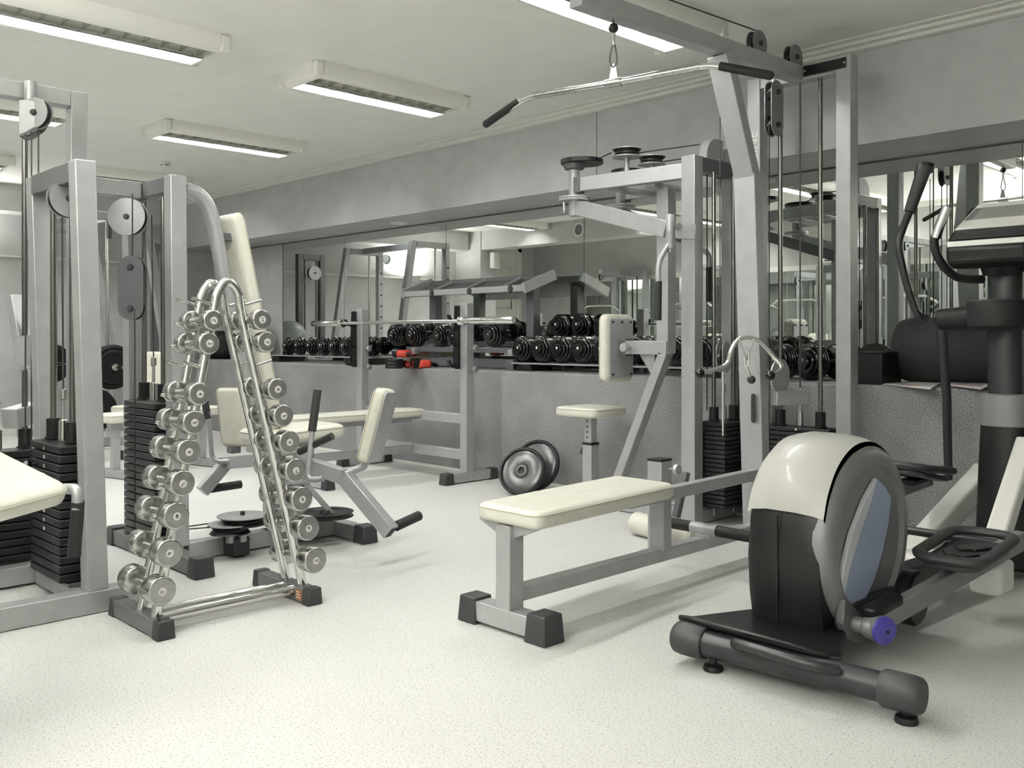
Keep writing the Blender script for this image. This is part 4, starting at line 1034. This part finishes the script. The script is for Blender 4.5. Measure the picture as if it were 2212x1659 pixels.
part('eye_plate', M().prism([t0+dx*x+V((0,0,z)) for x, z in ((-.022,.012),(.022,.012),(.011,.075),(0,.085),(-.011,.075))], V((-dx.y,dx.x,0))*.01), 'chrome', LB)
ln = spline([t0+V((0,0,.07)), t0+dx*.018+V((0,0,.10)), t0+dx*.010+V((0,0,.155)), t0+V((0,0,.175)), t0-dx*.010+V((0,0,.155)), t0-dx*.018+V((0,0,.10))], 5, closed=True)
part('snap_hook', M().ring_tube(ln, .0045, 8, closed=True), 'dark_silver', LB)
part('clevis', M().box(t0.x-.008, t0.x+.008, t0.y-.008, t0.y+.008, t0.z+.165, t0.z+.225), 'chrome', LB, .003)
part('rubber_stop_ball', M().lathe([(.023*math.sin(PI*i/12), -.023*math.cos(PI*i/12)) for i in range(13)], t0+V((0,0,.245)), Z_, 20), 'black', LB)
rod(LB, 'cable', t0+V((0,0,.26)), V((t0.x, t0.y, 2.60)), .0032, 'cable', 8)
# ================================================================= CHROME ROW HANDLE HANGING AT THE COLUMN
z0 = 4.60
Hb = root('row_handle', at(1605, 735, z0), 'curved chrome row handle with black ball ends hooked on the front column', 'cable handle')
pts = [at(1512, 806, z0-.05), at(1566, 790, z0), at(1578, 760, z0), at(1590, 738, z0), at(1607, 729, z0), at(1630, 732, z0), at(1650, 745, z0), at(1672, 772, z0), at(1688, 792, z0-.02), at(1680, 805, z0-.05), at(1664, 811, z0-.08)]
tubep(Hb, 'curved_bar', spline(pts, 5), .0115, 'chrome', 16)
for p in (pts[0], pts[-1]): part('ball_end', M().lathe([(.024*math.sin(PI*i/14), -.024*math.cos(PI*i/14)) for i in range(15)], p, Z_, 24), 'black_gloss', Hb)
for px in (1596, 1628): bar(Hb, 'yoke_strap', at(px, 732, z0-.03), at(1613, 778, z0-.03), .016, .006, 'silver', bevel=.001)
tubep(Hb, 'snap_hook', spline([at(1612, 752, z0-.05), at(1618, 765, z0-.05), at(1616, 790, z0-.05), at(1611, 792, z0-.05), at(1608, 770, z0-.05)], 5), .0045, 'chrome', 8)
bar(Hb, 'clevis', at(1612, 790, z0-.05), at(1621, 815, z0-.05), .016, .012, 'chrome')
part('rubber_stop_ball', M().lathe([(.021*math.sin(PI*i/12), -.021*math.cos(PI*i/12)) for i in range(13)], at(1623, 820, z0-.04), Z_, 20), 'rubber', Hb)
# ================================================================= CREAM ROLLER AND SEAT POST
RO = root('thigh_roller', (-3.0, 4.05, 0), 'cream padded double roller lying on the floor behind the bench', 'roller')
ra, rb = V((-3.22, 4.10, .064)), V((-2.74, 4.0, .064)); d = (rb-ra)
part('roller_pad', M().lathe([(0,0),(.05,0),(.062,.012),(.062,.20),(.05,.212),(0,.212)], ra, d, 32), 'cream', RO)
part('roller_pad', M().lathe([(0,0),(.05,0),(.062,.012),(.062,.20),(.05,.212),(0,.212)], ra+d.normalized()*.27, d, 32), 'cream', RO)
rod(RO, 'axle', ra+d*.01, rb-d*.01, .013, 'silver')
SP = root('seat_post', (-2.86, 3.84, 0), 'short square silver post with an open black socket, standing behind the bench', 'seat post')
bar(SP, 'post', (-2.86, 3.84, .01), (-2.86, 3.84, .47), .088)
bar(SP, 'socket_rim', (-2.86, 3.84, .468), (-2.86, 3.84, .482), .092, mt='black')
bar(SP, 'socket_opening', (-2.86, 3.84, .4815), (-2.86, 3.84, .483), .06, mt='ink', bevel=0)
part('pull_pin', M().lathe([(.007,0),(.007,.03),(.02,.035),(.03,.045),(.026,.06),(0,.064)], (-2.816, 3.86, .43), X_, 18), 'silver', SP)
part('base_plate', M().box(-2.93, -2.79, 3.77, 3.91, .0, .012), 'silver', SP)
bar(SP, 'lever', at(1482, 1020, 4.9), at(1460, 1118, 4.85), .04, .03, 'dark_silver')
# ================================================================= ELLIPTICAL TRAINER
E_ = root('elliptical_trainer', (-1.55, 3.4, 0), 'black, grey and white elliptical trainer with a blue panel, in the right foreground', 'elliptical trainer')
x0, x1 = -1.745, -1.475
# rear floor tube
pa_, pz = V((-1.865, 2.60, .083)), V((-1.06, 2.655, .083)); d = (pz-pa_).normalized()
rod(E_, 'rear_floor_tube', pa_+d*.08, pz-d*.08, .044, 'gunmetal', 32)
for o_, s in ((pa_, 1), (pz, -1)):
    part('tube_end_cap', M().lathe([(0,0),(.045,0),(.052,.008),(.055,.03),(.055,.105),(.05,.115),(.044,.115)], o_, d*s, 32), 'rubber', E_)
for t_ in (.14, .76): 
    c = pa_+d*t_; part('leveling_foot', M().lathe([(0,0),(.032,0),(.034,.006),(.03,.018),(.012,.022),(.012,.05),(0,.05)], (c.x, c.y, .0), Z_, 20), 'black', E_)
hb = [pa_+d*.24+V((0,-.035,.035)), pa_+d*.30+V((0,-.075,.05)), pa_+d*.50+V((0,-.085,.045)), pa_+d*.58+V((0,-.035,.03))]
tubep(E_, 'lifting_handle', spline(hb, 8), .0165, 'gunmetal', 16)
# skirt over tube
part('base_skirt_front', M().box(x0-.10, x1+.10, 2.635, 2.70, .085, .135), 'black', E_, .006)
part('base_skirt', M().prism([(x0-.13, 2.62, .13), (x0-.02, 2.60, .14), (x1+.03, 2.60, .14), (x1+.14, 2.64, .12), (x1+.14, 2.72, .10), (x1+.03, 2.98, .10), (x0-.03, 2.98, .10), (x0-.13, 2.70, .10)], (0,0,.022)), 'black', E_, .008)
# main housing: side profile in Y-Z extruded along X
def prof_pts(top_only=False):
    yc, zc, R1 = 3.135, .42, .345
    pts = [(2.90, .10), (2.855, .20), (2.842, .35), (2.848, .475)]
    return pts, yc, zc, R1
yc, zc, R1 = 3.15, .385, .375
arcp = [(2.845, .505)]
ctl = [V((0,2.845,.505)), V((0,2.875,.60)), V((0,2.94,.70)), V((0,3.03,.765)), V((0,3.13,.79)), V((0,3.24,.775)), V((0,3.35,.71)), V((0,3.44,.60)), V((0,3.49,.45)), V((0,3.50,.30))]
curve = [(p.y, p.z if p.z < .505 else .505+(p.z-.505)*.84) for p in spline(ctl, 5)]
body = [(2.87, .105), (2.845, .22), (2.835, .36)] + [(a+.006, b-.008) for a, b in curve] + [(3.52, .14), (3.42, .105)]
hs = M(); n_ = len(body)
secs = []
for xx, k in ((x0, .93), (x0+.03, .985), (x0+.09, 1.0), (x1-.07, 1.0), (x1-.02, .985), (x1, .96)):
    secs.append([hs.b.verts.new((xx, yc+(a-yc)*k, .105+(b-.105)*k)) for a, b in body])
for A_, B_ in zip(secs, secs[1:]):
    for i in range(n_): hs.b.faces.new((A_[i], A_[(i+1) % n_], B_[(i+1) % n_], B_[i]))
hs.b.faces.new(secs[0][::-1]); hs.b.faces.new(secs[-1])
hz = part('housing', hs, 'black', E_)
part('housing_seam', M().box(-1.622, -1.619, 2.832, 2.84, .14, .495), 'ink', hz)
# white cover arching over the housing
cv = M(); outer = [(a-.004 if a < yc else a+.004, b+.004) for a, b in curve]; secs = []
for xx, k in ((x0-.004, .945), (x0+.02, .985), (x0+.08, 1.008), (x1-.08, 1.008), (x1-.02, .995), (x1+.015, .975)):
    secs.append([cv.b.verts.new((xx, yc+(a-yc)*k, .105+(b-.105)*k)) for a, b in outer])
secs.append([cv.b.verts.new((x1+.015, yc+(a-yc)*.94, .105+(b-.105)*.94)) for a, b in outer])
for A_, B_ in zip(secs, secs[1:]):
    for i in range(len(outer)-1): cv.b.faces.new((A_[i], A_[i+1], B_[i+1], B_[i]))
bmesh.ops.solidify(cv.b, geom=cv.b.faces[:], thickness=.004)
part('top_cover', cv, 'cream_plastic', E_)
# side disc (flywheel cover)
yd, zd, rd = 3.172, .395, .327
sd = part('flywheel_cover', M().lathe([(0,-.03),(rd,-.03),(rd,.0),(rd-.012,.018),(rd-.035,.027),(rd*.80,.029),(rd*.76,.014),(rd*.6,.008),(0,.006)], (x1+.006, yd, zd), X_, 72), 'panel_grey', E_)
part('flywheel_cover', M().lathe([(0,-.03),(.27,-.03),(.27,.0),(.258,.012),(0,.014)], (x0-.002, yd+.02, zd), (-1,0,0), 48), 'panel_grey', E_)
# blue leaf panel on the cover
xp = x1+.018
def leaf(pts, mt, nm, th):
    part(nm, M().prism([(xp, a, b) for a, b in pts], (th,0,0)), mt, sd, .002)
pxl = lambda x, y: WX(x, y, xp+.012)
tip, bot = pxl(1893, 1033), pxl(1814, 1283)
lf = [pxl(*q_) for q_ in ((1893,1033),(1912,1050),(1926,1078),(1920,1130),(1908,1190),(1890,1250),(1868,1300),(1850,1320),(1838,1318),(1818,1292),(1825,1240),(1845,1160),(1872,1080))]
part('blue_panel', M().prism([V((xp-.004, p.y, p.z)) for p in lf], (.016,0,0)), 'blue', sd, .003)
lf2 = [pxl(*q_) for q_ in ((1893,1033),(1868,1078),(1840,1150),(1820,1230),(1813,1285),(1822,1290),(1834,1230),(1858,1150),(1882,1080))]
part('blue_panel_edge', M().prism([V((xp-.002, p.y, p.z)) for p in lf2], (.017,0,0)), 'blue_light', sd, .002)
# crank and pedal rail (near side)
hub = pxl(1835, 1345); hub = V((x1+.02, hub.y, hub.z))
part('crank_cover', M().prism([V((x1+.018, p.y, p.z)) for p in [pxl(*q_) for q_ in ((1815,1292),(1830,1300),(1845,1322),(1862,1350),(1862,1375),(1845,1388),(1822,1378),(1810,1345))]], (.03,0,0)), 'rubber_light', E_, .006)
part('crank_axle', M().lathe([(.022,0),(.027,.005),(.027,.06),(.033,.065),(.036,.075),(.036,.115),(.030,.125),(0,.125)], hub, X_, 32), 'panel_grey', E_)
cap_c = hub+V((.125,0,0))
pc = part('purple_cap', M().lathe([(0,0),(.043,0),(.047,.004),(.045,.012),(.02,.018),(0,.019)], cap_c, V((.9,-.42,0)), 36), 'purple', E_)
part('cap_hole', M().cyl(cap_c+V((.0185,-.006,0)), cap_c+V((.021,-.0075,0)), .006, 12), 'ink', pc)
part('cap_socket', M().cyl(cap_c+V((-.05,.02,0)), cap_c+V((.003,-.001,0)), .044, 32), 'panel_grey', E_)
r0 = hub+V((.085,.02,.01)); r1_ = at(2175, 1160, 3.60)
r1_ = V((-1.20, 3.95, .31))
bar(E_, 'pedal_rail', r0, r1_, .045, .07, 'panel_grey', bevel=.006)
dr2 = (r1_-r0).normalized()
part('rail_cover', M().pad(r0+dr2*.05+V((0,0,.042)), dr2, X_, dr2.cross(X_)*-1, .085, .028, .02, .015, 3, .004, .02), 'black', E_)
# foot pedal near
pcn = V((r0.x+.0, 3.62, .315))
def pedal(c, tilt, nm='foot_pedal'):
    ay_ = V((0, math.cos(tilt), math.sin(tilt))); az_ = V((0, -math.sin(tilt), math.cos(tilt)))
    o = part(nm, M().pad(c, X_, ay_, az_, .10, .20, .014, .012, 3, 0, .07), 'rubber', E_)
    rimp = []
    for qx, qy, a0 in ((1,1,0),(-1,1,90),(-1,-1,180),(1,-1,270)):
        for j in range(6):
            a = math.radians(a0+90*j/5); rimp.append(c+X_*(qx*.034+.078*math.cos(a))+ay_*(qy*.13+.078*math.sin(a))+az_*(.028+(.012 if qy > 0 else 0)))
    part('pedal_rim', M().ring_tube(rimp, .017, 12, closed=True, sx=1.3), 'rubber', o)
    for (a, b, w, l, rz) in ((-.025,-.08,.028,.05,.5),(.03,-.07,.028,.045,-.5),(-.02,.03,.03,.05,.5),(.032,.045,.025,.05,-.5)):
        ux_ = X_*math.cos(rz)+ay_*math.sin(rz); uy_ = -X_*math.sin(rz)+ay_*math.cos(rz)
        part('tread_pad', M().pad(c+X_*a+ay_*b+az_*.018, ux_, uy_, az_, w*.8, l*.8, .006, .005, 2, 0, .008), 'black', o)
    return o
pedal(V((-1.245, 3.50, .315)), .05)
pedal(V((-1.775, 4.35, .46)), -.18)
bar(E_, 'pedal_rail', (-1.86, 3.3, .34), (-1.78, 4.52, .42), .045, .06, 'panel_grey', bevel=.006)
part('pedal_mount', M().box(-1.81, -1.74, 4.25, 4.45, .42, .447), 'black', E_, .005)
# lower body between housing and front post
bar(E_, 'main_beam', (-1.58, 3.4, .13), (-1.50, 4.55, .13), .09, .11, 'gunmetal', bevel=.01)
part('rear_wheel_cover', M().lathe([(0,0),(.09,0),(.10,.01),(.10,.05),(.09,.06),(0,.06)], (-1.44, 3.42, .145), X_, 32), 'black', E_)
bar(E_, 'rail_support', (-1.47, 2.95, .15), (-1.42, 3.5, .15), .05, .09, 'gunmetal', bevel=.01)
# cream side rails up to the post
bar(E_, 'ramp_rail', at(1965, 1205, 4.3), at(2140, 1010, 4.75), .10, .11, 'cream_plastic', bevel=.012)
bar(E_, 'ramp_rail', (-1.30, 3.95, .26), (-1.36, 4.55, .62), .08, .09, 'cream_plastic', bevel=.012)
part('roller_housing', M().pad(at(1995, 1222, 3.95), X_, Y_, Z_, .085, .10, .062, .03, 3, 0, .04), 'cream_plastic', E_)
part('roller_housing', M().pad((-1.28, 3.86, .17), X_, Y_, Z_, .06, .09, .06, .02, 3, 0, .03), 'cream_plastic', E_)
rod(E_, 'roller_axle', (-1.60, 3.85, .30), (-1.24, 3.85, .30), .018, 'gunmetal')
# front post
px_, py_ = -1.465, 4.60
part('front_post_lower', M().ring_tube([(px_,py_,.06),(px_,py_,.5),(px_,py_,.70)], [.13,.115,.105], 32, sx=.8), 'black', E_)
part('post_collar', M().ring_tube([(px_,py_,.69),(px_,py_,.695),(px_,py_,.835),(px_,py_,.84)], [.105,.112,.112,.104], 32, sx=.85), 'panel_grey', E_)
part('front_post', M().ring_tube([(px_,py_,.83),(px_,py_,1.46)], .075, 28, sx=.9), 'gunmetal', E_)
part('front_floor_tube', M().cyl((-1.95, 4.66, .06), (-1.0, 4.66, .06), .045, 24), 'gunmetal', E_)
# cup holder collar
part('cup_holder', M().lathe([(0,1.13),(.10,1.13),(.125,1.15),(.13,1.25),(.128,1.26),(.105,1.262),(.10,1.20),(0,1.19)], (px_,py_-.10,0), Z_, 36), 'black_matte', E_)
part('cup_rim', M().ring_tube([(px_+.118*math.cos(a*PI/16), py_-.10+.118*math.sin(a*PI/16), 1.262) for a in range(32)], .006, 8, closed=True), 'rubber', E_)
# arm pivots
part('arm_pivot', M().ring_tube([(px_-.08,py_-.02,1.195),(px_-.29,py_-.0,1.185),(px_-.305,py_,1.185)], [.058,.05,.035], 24), 'black_matte', E_)
part('arm_pivot', M().ring_tube([(px_+.08,py_-.02,1.195),(px_+.30,py_-.02,1.185),(px_+.315,py_-.02,1.185)], [.058,.05,.035], 24), 'black_matte', E_)
za = 4.62
mv = [at(2003, 688, za), at(1984, 680, za), at(1972, 655, za), at(1955, 600, za), at(1942, 535, za), at(1948, 500, za), at(1968, 450, za-.05)]
tubep(E_, 'moving_arm', spline(mv, 6), .0185, 'gunmetal', 18)
part('moving_arm_grip', M().ring_tube([at(1964, 458, za-.05), at(1966, 453, za-.05), at(1994, 372, za-.12), at(1997, 366, za-.12), at(1999, 360, za-.12)], [.024,.027,.033,.042,.040], 24), 'rubber', E_)
part('grip_flange', M().cyl(at(1999, 362, za-.12), at(2001, 354, za-.12), .042, 24), 'black', E_)
tubep(E_, 'moving_arm_rod', [at(2033, 690, za), at(2045, 860, za+.05), at(2049, 1035, za+.1)], [.024,.022,.020], 'gunmetal', 18)
st = [at(2125, 603, 4.45), at(2098, 603, 4.45), at(2062, 596, 4.4), at(2030, 562, 4.36), at(2018, 525, 4.34), at(2024, 505, 4.33)]
tubep(E_, 'fixed_handle', spline(st, 7), .0205, 'gunmetal', 18)
tubep(E_, 'pulse_grip', [at(2022, 514, 4.33), at(2029, 490, 4.32), at(2046, 448, 4.30)], .0225, 'chrome', 24)
# mirrored right-hand side arms (partly beyond the frame)
def mir(p): p = V(p); return V((2*px_-p.x, p.y, p.z))
tubep(E_, 'moving_arm', spline([mir(p) for p in mv], 6), .0185, 'gunmetal', 18)
tubep(E_, 'fixed_handle', spline([mir(p) for p in st], 7), .0205, 'gunmetal', 18)
tubep(E_, 'pulse_grip', [mir(p) for p in (at(2022, 514, 4.33), at(2029, 490, 4.32), at(2046, 448, 4.30))], .0225, 'chrome', 24)
tubep(E_, 'moving_arm_rod', [mir(at(2033, 690, za)), mir(at(2049, 1035, za+.1))], .022, 'gunmetal', 18)
# console
part('console_neck', M().ring_tube([(px_,py_-.02,1.40),(px_,py_-.05,1.50)], [.09,.11], 28), 'black', E_)
def cpt(px, py, z): return at(px, py, z)
cx0, cx1 = px_-.165, px_+.165
cf, ck = py_-.26, py_+.02          # front (towards user) and back
con = [(cf, 1.43), (cf-.01, 1.50), (cf+.015, 1.53), (ck, 1.71), (ck+.03, 1.72), (ck+.06, 1.66), (ck+.06, 1.50), (ck-.04, 1.42), (cf+.06, 1.41)]
part('console_body', M().prism([(cx0, a, b) for a, b in con], (cx1-cx0,0,0)), 'black', E_, .015)
def slab(f0, f1, w0, w1, th, mt, nm, parent=None):
    """panel lying on the sloping console face; f: fraction up the slope, w: half widths"""
    A0, B0 = V((0, cf+.015, 1.53)), V((0, ck, 1.71)); dd_ = (B0-A0); nn_ = V((0, -dd_.z, dd_.y)).normalized()
    p0, p1 = A0+dd_*f0, A0+dd_*f1
    return part(nm, M().prism([V((px_-w0,0,0))+p0, V((px_+w0,0,0))+p0, V((px_+w1,0,0))+p1, V((px_-w1,0,0))+p1], nn_*th), mt, parent or E_, .002)
cp = slab(.30, 1.04, .162, .125, .012, 'cream_plastic', 'console_face')
slab(.55, .90, .11, .10, .0145, 'screen', 'display', cp)
slab(.55, .90, .145, .125, .0135, 'panel_grey', 'display_surround', cp)
gv = slab(.02, .30, .165, .162, .008, 'black_matte', 'fan_grille')
for k in range(5): slab(.04+.05*k, .06+.05*k, .15, .15, .011, 'rubber', 'grille_slat', gv)
part('front_strip', M().box(cx0+.005, cx1-.005, cf-.013, cf+.012, 1.505, 1.53), 'cream_plastic', E_, .004)
for k in range(4): part('vent_slit', M().box(px_-.12, px_-.0, cf-.004, cf+.002, 1.445+.012*k, 1.450+.012*k), 'ink', E_)
# ================================================================= SMITH MACHINE IN THE FAR CORNER
SM = root('smith_machine', (-10.3, 3.8, 0), 'silver smith machine frame in the far left corner, mostly seen in the mirror', 'gym machine')
for x in (-9.55, -11.05):
    bar(SM, 'upright', (x, 3.42, .08), (x, 3.42, 2.36), .08)
    bar(SM, 'slanted_upright', (x, 4.35, .08), (x, 3.98, 2.36), .08)
    bar(SM, 'top_side_bar', (x, 3.46, 2.32), (x, 3.94, 2.32), .08, .08)
    bar(SM, 'foot_beam', (x, 3.2, .045), (x, 4.55, .045), .08, .08)
    rod(SM, 'guide_rod', (x+.0, 3.60, .09), (x, 3.60, 2.28), .016, 'chrome', 12)
    for k in range(9): part('rack_peg', M().cyl((x-.055, 3.42, .75+.16*k), (x+.055, 3.42, .75+.16*k), .012, 10), 'rubber', SM)
bar(SM, 'top_cross_bar', (-11.0, 3.70, 2.33), (-9.6, 3.70, 2.33), .08, .08)
bar(SM, 'rear_cross_bar', (-11.0, 4.35, .12), (-9.6, 4.35, .12), .07, .07)
# smith bar with plates
rod(SM, 'smith_bar', (-11.45, 3.60, .80), (-9.15, 3.60, .80), .015, 'chrome', 14)
for k, (x, r_) in enumerate(((-9.42, .225), (-9.36, .17), (-11.22, .225), (-11.28, .17))):
    D = root('weight_plate_disc', (x, 3.60, .80), 'round black plate on the smith machine bar, %s at the %s end' % (('the larger one','the smaller one')[k % 2], ('near','far')[k//2]), 'weight plate', 'black plates loaded on the smith machine bar')
    part('plate_body', M().lathe([(.017,-.02),(r_*.95,-.02),(r_,-.012),(r_,.012),(r_*.95,.02),(r_*.8,.02),(r_*.77,.008),(.06,.008),(.05,.02),(.017,.02)], (x, 3.60, .80), X_, 40), 'black', D)
    part('hub_ring', M().lathe([(.017,.02),(.035,.02),(.035,.026),(.017,.026)], (x, 3.60, .80), X_, 20), 'chrome', D)
# storage plates on a low horn
for k, (x, z) in enumerate(((-9.46, .38),)):
    part('storage_horn', M().cyl((x-.05, 3.42, .38), (x+.22, 3.42, .38), .02, 14), 'chrome', SM)
    D = root('weight_plate_disc', (x+.08, 3.42, .38), 'black plate stored low on the smith machine upright near the floor', 'weight plate')
    part('plate_body', M().lathe([(.022,-.02),(.2,-.02),(.21,-.012),(.21,.012),(.2,.02),(.16,.02),(.155,.008),(.06,.008),(.022,.02)], (x+.08, 3.42, .38), X_, 36), 'black', D)
    part('hub_ring', M().lathe([(.022,.02),(.04,.02),(.04,.03),(.022,.03)], (x+.08, 3.42, .38), X_, 20), 'chrome', D)
# ================================================================= CORNER CABLE TOWER
CT = root('cable_tower', (-10.7, 4.75, 0), 'dark silver cable tower in the far corner beside the ledge, seen in the mirror', 'gym machine')
for y in (4.60, 4.94): bar(CT, 'upright', (-10.75, y, .01), (-10.75, y, 2.2), .075, mt='dark_silver')
bar(CT, 'top_bar', (-10.75, 4.64, 2.16), (-10.75, 4.90, 2.16), .075, .075, 'dark_silver')
stack(CT, -10.75, 4.77, .06, 12, .036, .14, .25, 2.12, rods=(-.35,.35), along='y')
pulley(CT, (-10.66, 4.77, 1.95), X_, .09, .03)
rod(CT, 'cable', (-10.66, 4.69, 1.95), (-10.66, 4.69, .55), .004, 'cable', 8)
# ================================================================= LOW CREAM BENCH BEHIND THE STACKS
a, b = G(215, 905, .47), G(470, 884, .47)
d = (b-a).normalized(); s = V((-d.y, d.x, 0))
LBn = root('flat_bench', (a+b)/2-V((0,0,.47)), 'low cream flat bench partly hidden behind the two weight towers on the left', 'weight bench')
c = (a+b)/2
cushion(LBn, 'bench_pad', V((c.x, c.y, .47)), d, s, Z_, (b-a).length/2, .14, .035, .026, .05, .004)
bar(LBn, 'bench_frame', a+d*.08-V((0,0,.065)), b-d*.08-V((0,0,.065)), .06, .05)
for t_ in (.12, .85):
    p = a+(b-a)*t_
    bar(LBn, 'leg', V((p.x, p.y, .02)), V((p.x, p.y, .38)), .06)
    bar(LBn, 'foot_beam', p-s*.25-V((0,0,.435)), p+s*.25-V((0,0,.435)), .07, .06)
    foot(LBn, (p-s*.26)-V((0,0,.47)), .08, .08, .08); foot(LBn, (p+s*.26)-V((0,0,.47)), .08, .08, .08)
# cream backrest machine behind thigh machine stack
p = WY(338, 820, 3.6)
BR = root('preacher_bench', (p.x, 3.6, 0), 'machine with an upright cream backrest seen between the posts of the thigh machine', 'gym machine')
cushion(BR, 'backrest', (p.x, 3.6, p.z), V((.8,.6,0)), V((-.12,.16,1)), V((.6,-.8,.1)), .14, .26, .035, .026, .05, .004)
bar(BR, 'back_post', (p.x-.04, 3.66, .03), (p.x-.04, 3.66, p.z+.1), .06)
bar(BR, 'base_beam', (p.x-.04, 3.3, .04), (p.x-.04, 4.0, .04), .07, .07)
cushion(BR, 'seat', (p.x+.08, 3.38, .46), V((.8,.6,0)), V((.6,-.8,0)), Z_, .16, .17, .03, .024, .05, .004)
bar(BR, 'seat_post', (p.x+.05, 3.40, .06), (p.x+.05, 3.40, .43), .06)
foot(BR, (p.x-.04, 3.28, 0), .09, .07, .08); foot(BR, (p.x-.04, 4.02, 0), .09, .07, .08)
# ================================================================= MACHINES ALONG THE SOUTH WALL (SEEN IN THE MIRROR)
def wall_station(x, y, lb, w=.6, h=2.15, name='cable_station'):
    r = root(name, (x, y, 0), lb, 'gym machine')
    for s_ in (-1, 1):
        bar(r, 'upright', (x+s_*w/2, y, .01), (x+s_*w/2, y, h), .08)
        bar(r, 'foot_beam', (x+s_*w/2, y+.04, .045), (x+s_*w/2, y+.8, .045), .08, .08)
    bar(r, 'top_bar', (x-w/2+.04, y, h-.04), (x+w/2-.04, y, h-.04), .08, .08)
    stack(r, x, y, .08, 13, .036, w-.2, .14, h-.08)
    bar(r, 'pulley_arm', (x, y+.04, h-.04), (x, y+.75, h-.04), .07, .07)
    pulley(r, (x, y+.72, h-.12), X_, .055, .02)
    rod(r, 'cable', (x, y+.77, h-.12), (x, y+.77, 1.62), .004, 'cable', 8)
    tubep(r, 'pull_bar', fillet([(x-.38, y+.77, 1.50), (x-.25, y+.77, 1.58), (x+.25, y+.77, 1.58), (x+.38, y+.77, 1.50)], .04, 5), .013, 'chrome')
    bar(r, 'seat_post', (x, y+.55, .05), (x, y+.55, .42), .07)
    cushion(r, 'seat', (x, y+.55, .455), X_, Y_, Z_, .17, .17, .03, .024, .05, .004)
    cushion(r, 'backrest', (x, y+.16, .85), X_, Z_, Y_, .14, .3, .03, .024, .05, .004)
    bar(r, 'back_bracket', (x, y+.03, .85), (x, y+.125, .85), .08, .06)
    return r
wall_station(-9.3, -.24, 'silver pulldown station by the south wall, reflected beside the far door')
wall_station(-7.6, -.24, 'silver cable station by the south wall, reflected above the large dumbbells')
wall_station(-6.0, -.24, 'silver seated press by the south wall, reflected behind the chest machine', .7, 1.95)
wall_station(-4.6, -.24, 'silver weight station by the south wall, reflected behind the pulldown posts', .6, 2.3)
# white storage chair reflected
# ================================================================= CAMERA
cam = bpy.data.cameras.new('camera'); co = bpy.data.objects.new('camera', cam); C.objects.link(co); S.camera = co
cam.sensor_fit = 'HORIZONTAL'; cam.sensor_width = 36; cam.lens = F/2212*36; cam.shift_y = -(1659/2-CY)/2212; cam.shift_x = 0
cam.clip_start = .02
fw = V((-cs, sn, 0)); rt = V((sn, cs, 0)); up = V((0,0,1))
mm = Matrix((( rt.x, up.x, -fw.x, 0), (rt.y, up.y, -fw.y, 0), (rt.z, up.z, -fw.z, H), (0,0,0,1)))
co.matrix_world = mm
w = bpy.data.worlds.new('world'); S.world = w; w.use_nodes = True
w.node_tree.nodes['Background'].inputs['Color'].default_value = (.5,.5,.48,1); w.node_tree.nodes['Background'].inputs['Strength'].default_value = .1
S.view_settings.view_transform = 'Standard'; S.view_settings.look = 'None'; S.view_settings.exposure = EXPO; S.view_settings.gamma = 1
S.view_settings.use_curve_mapping = False
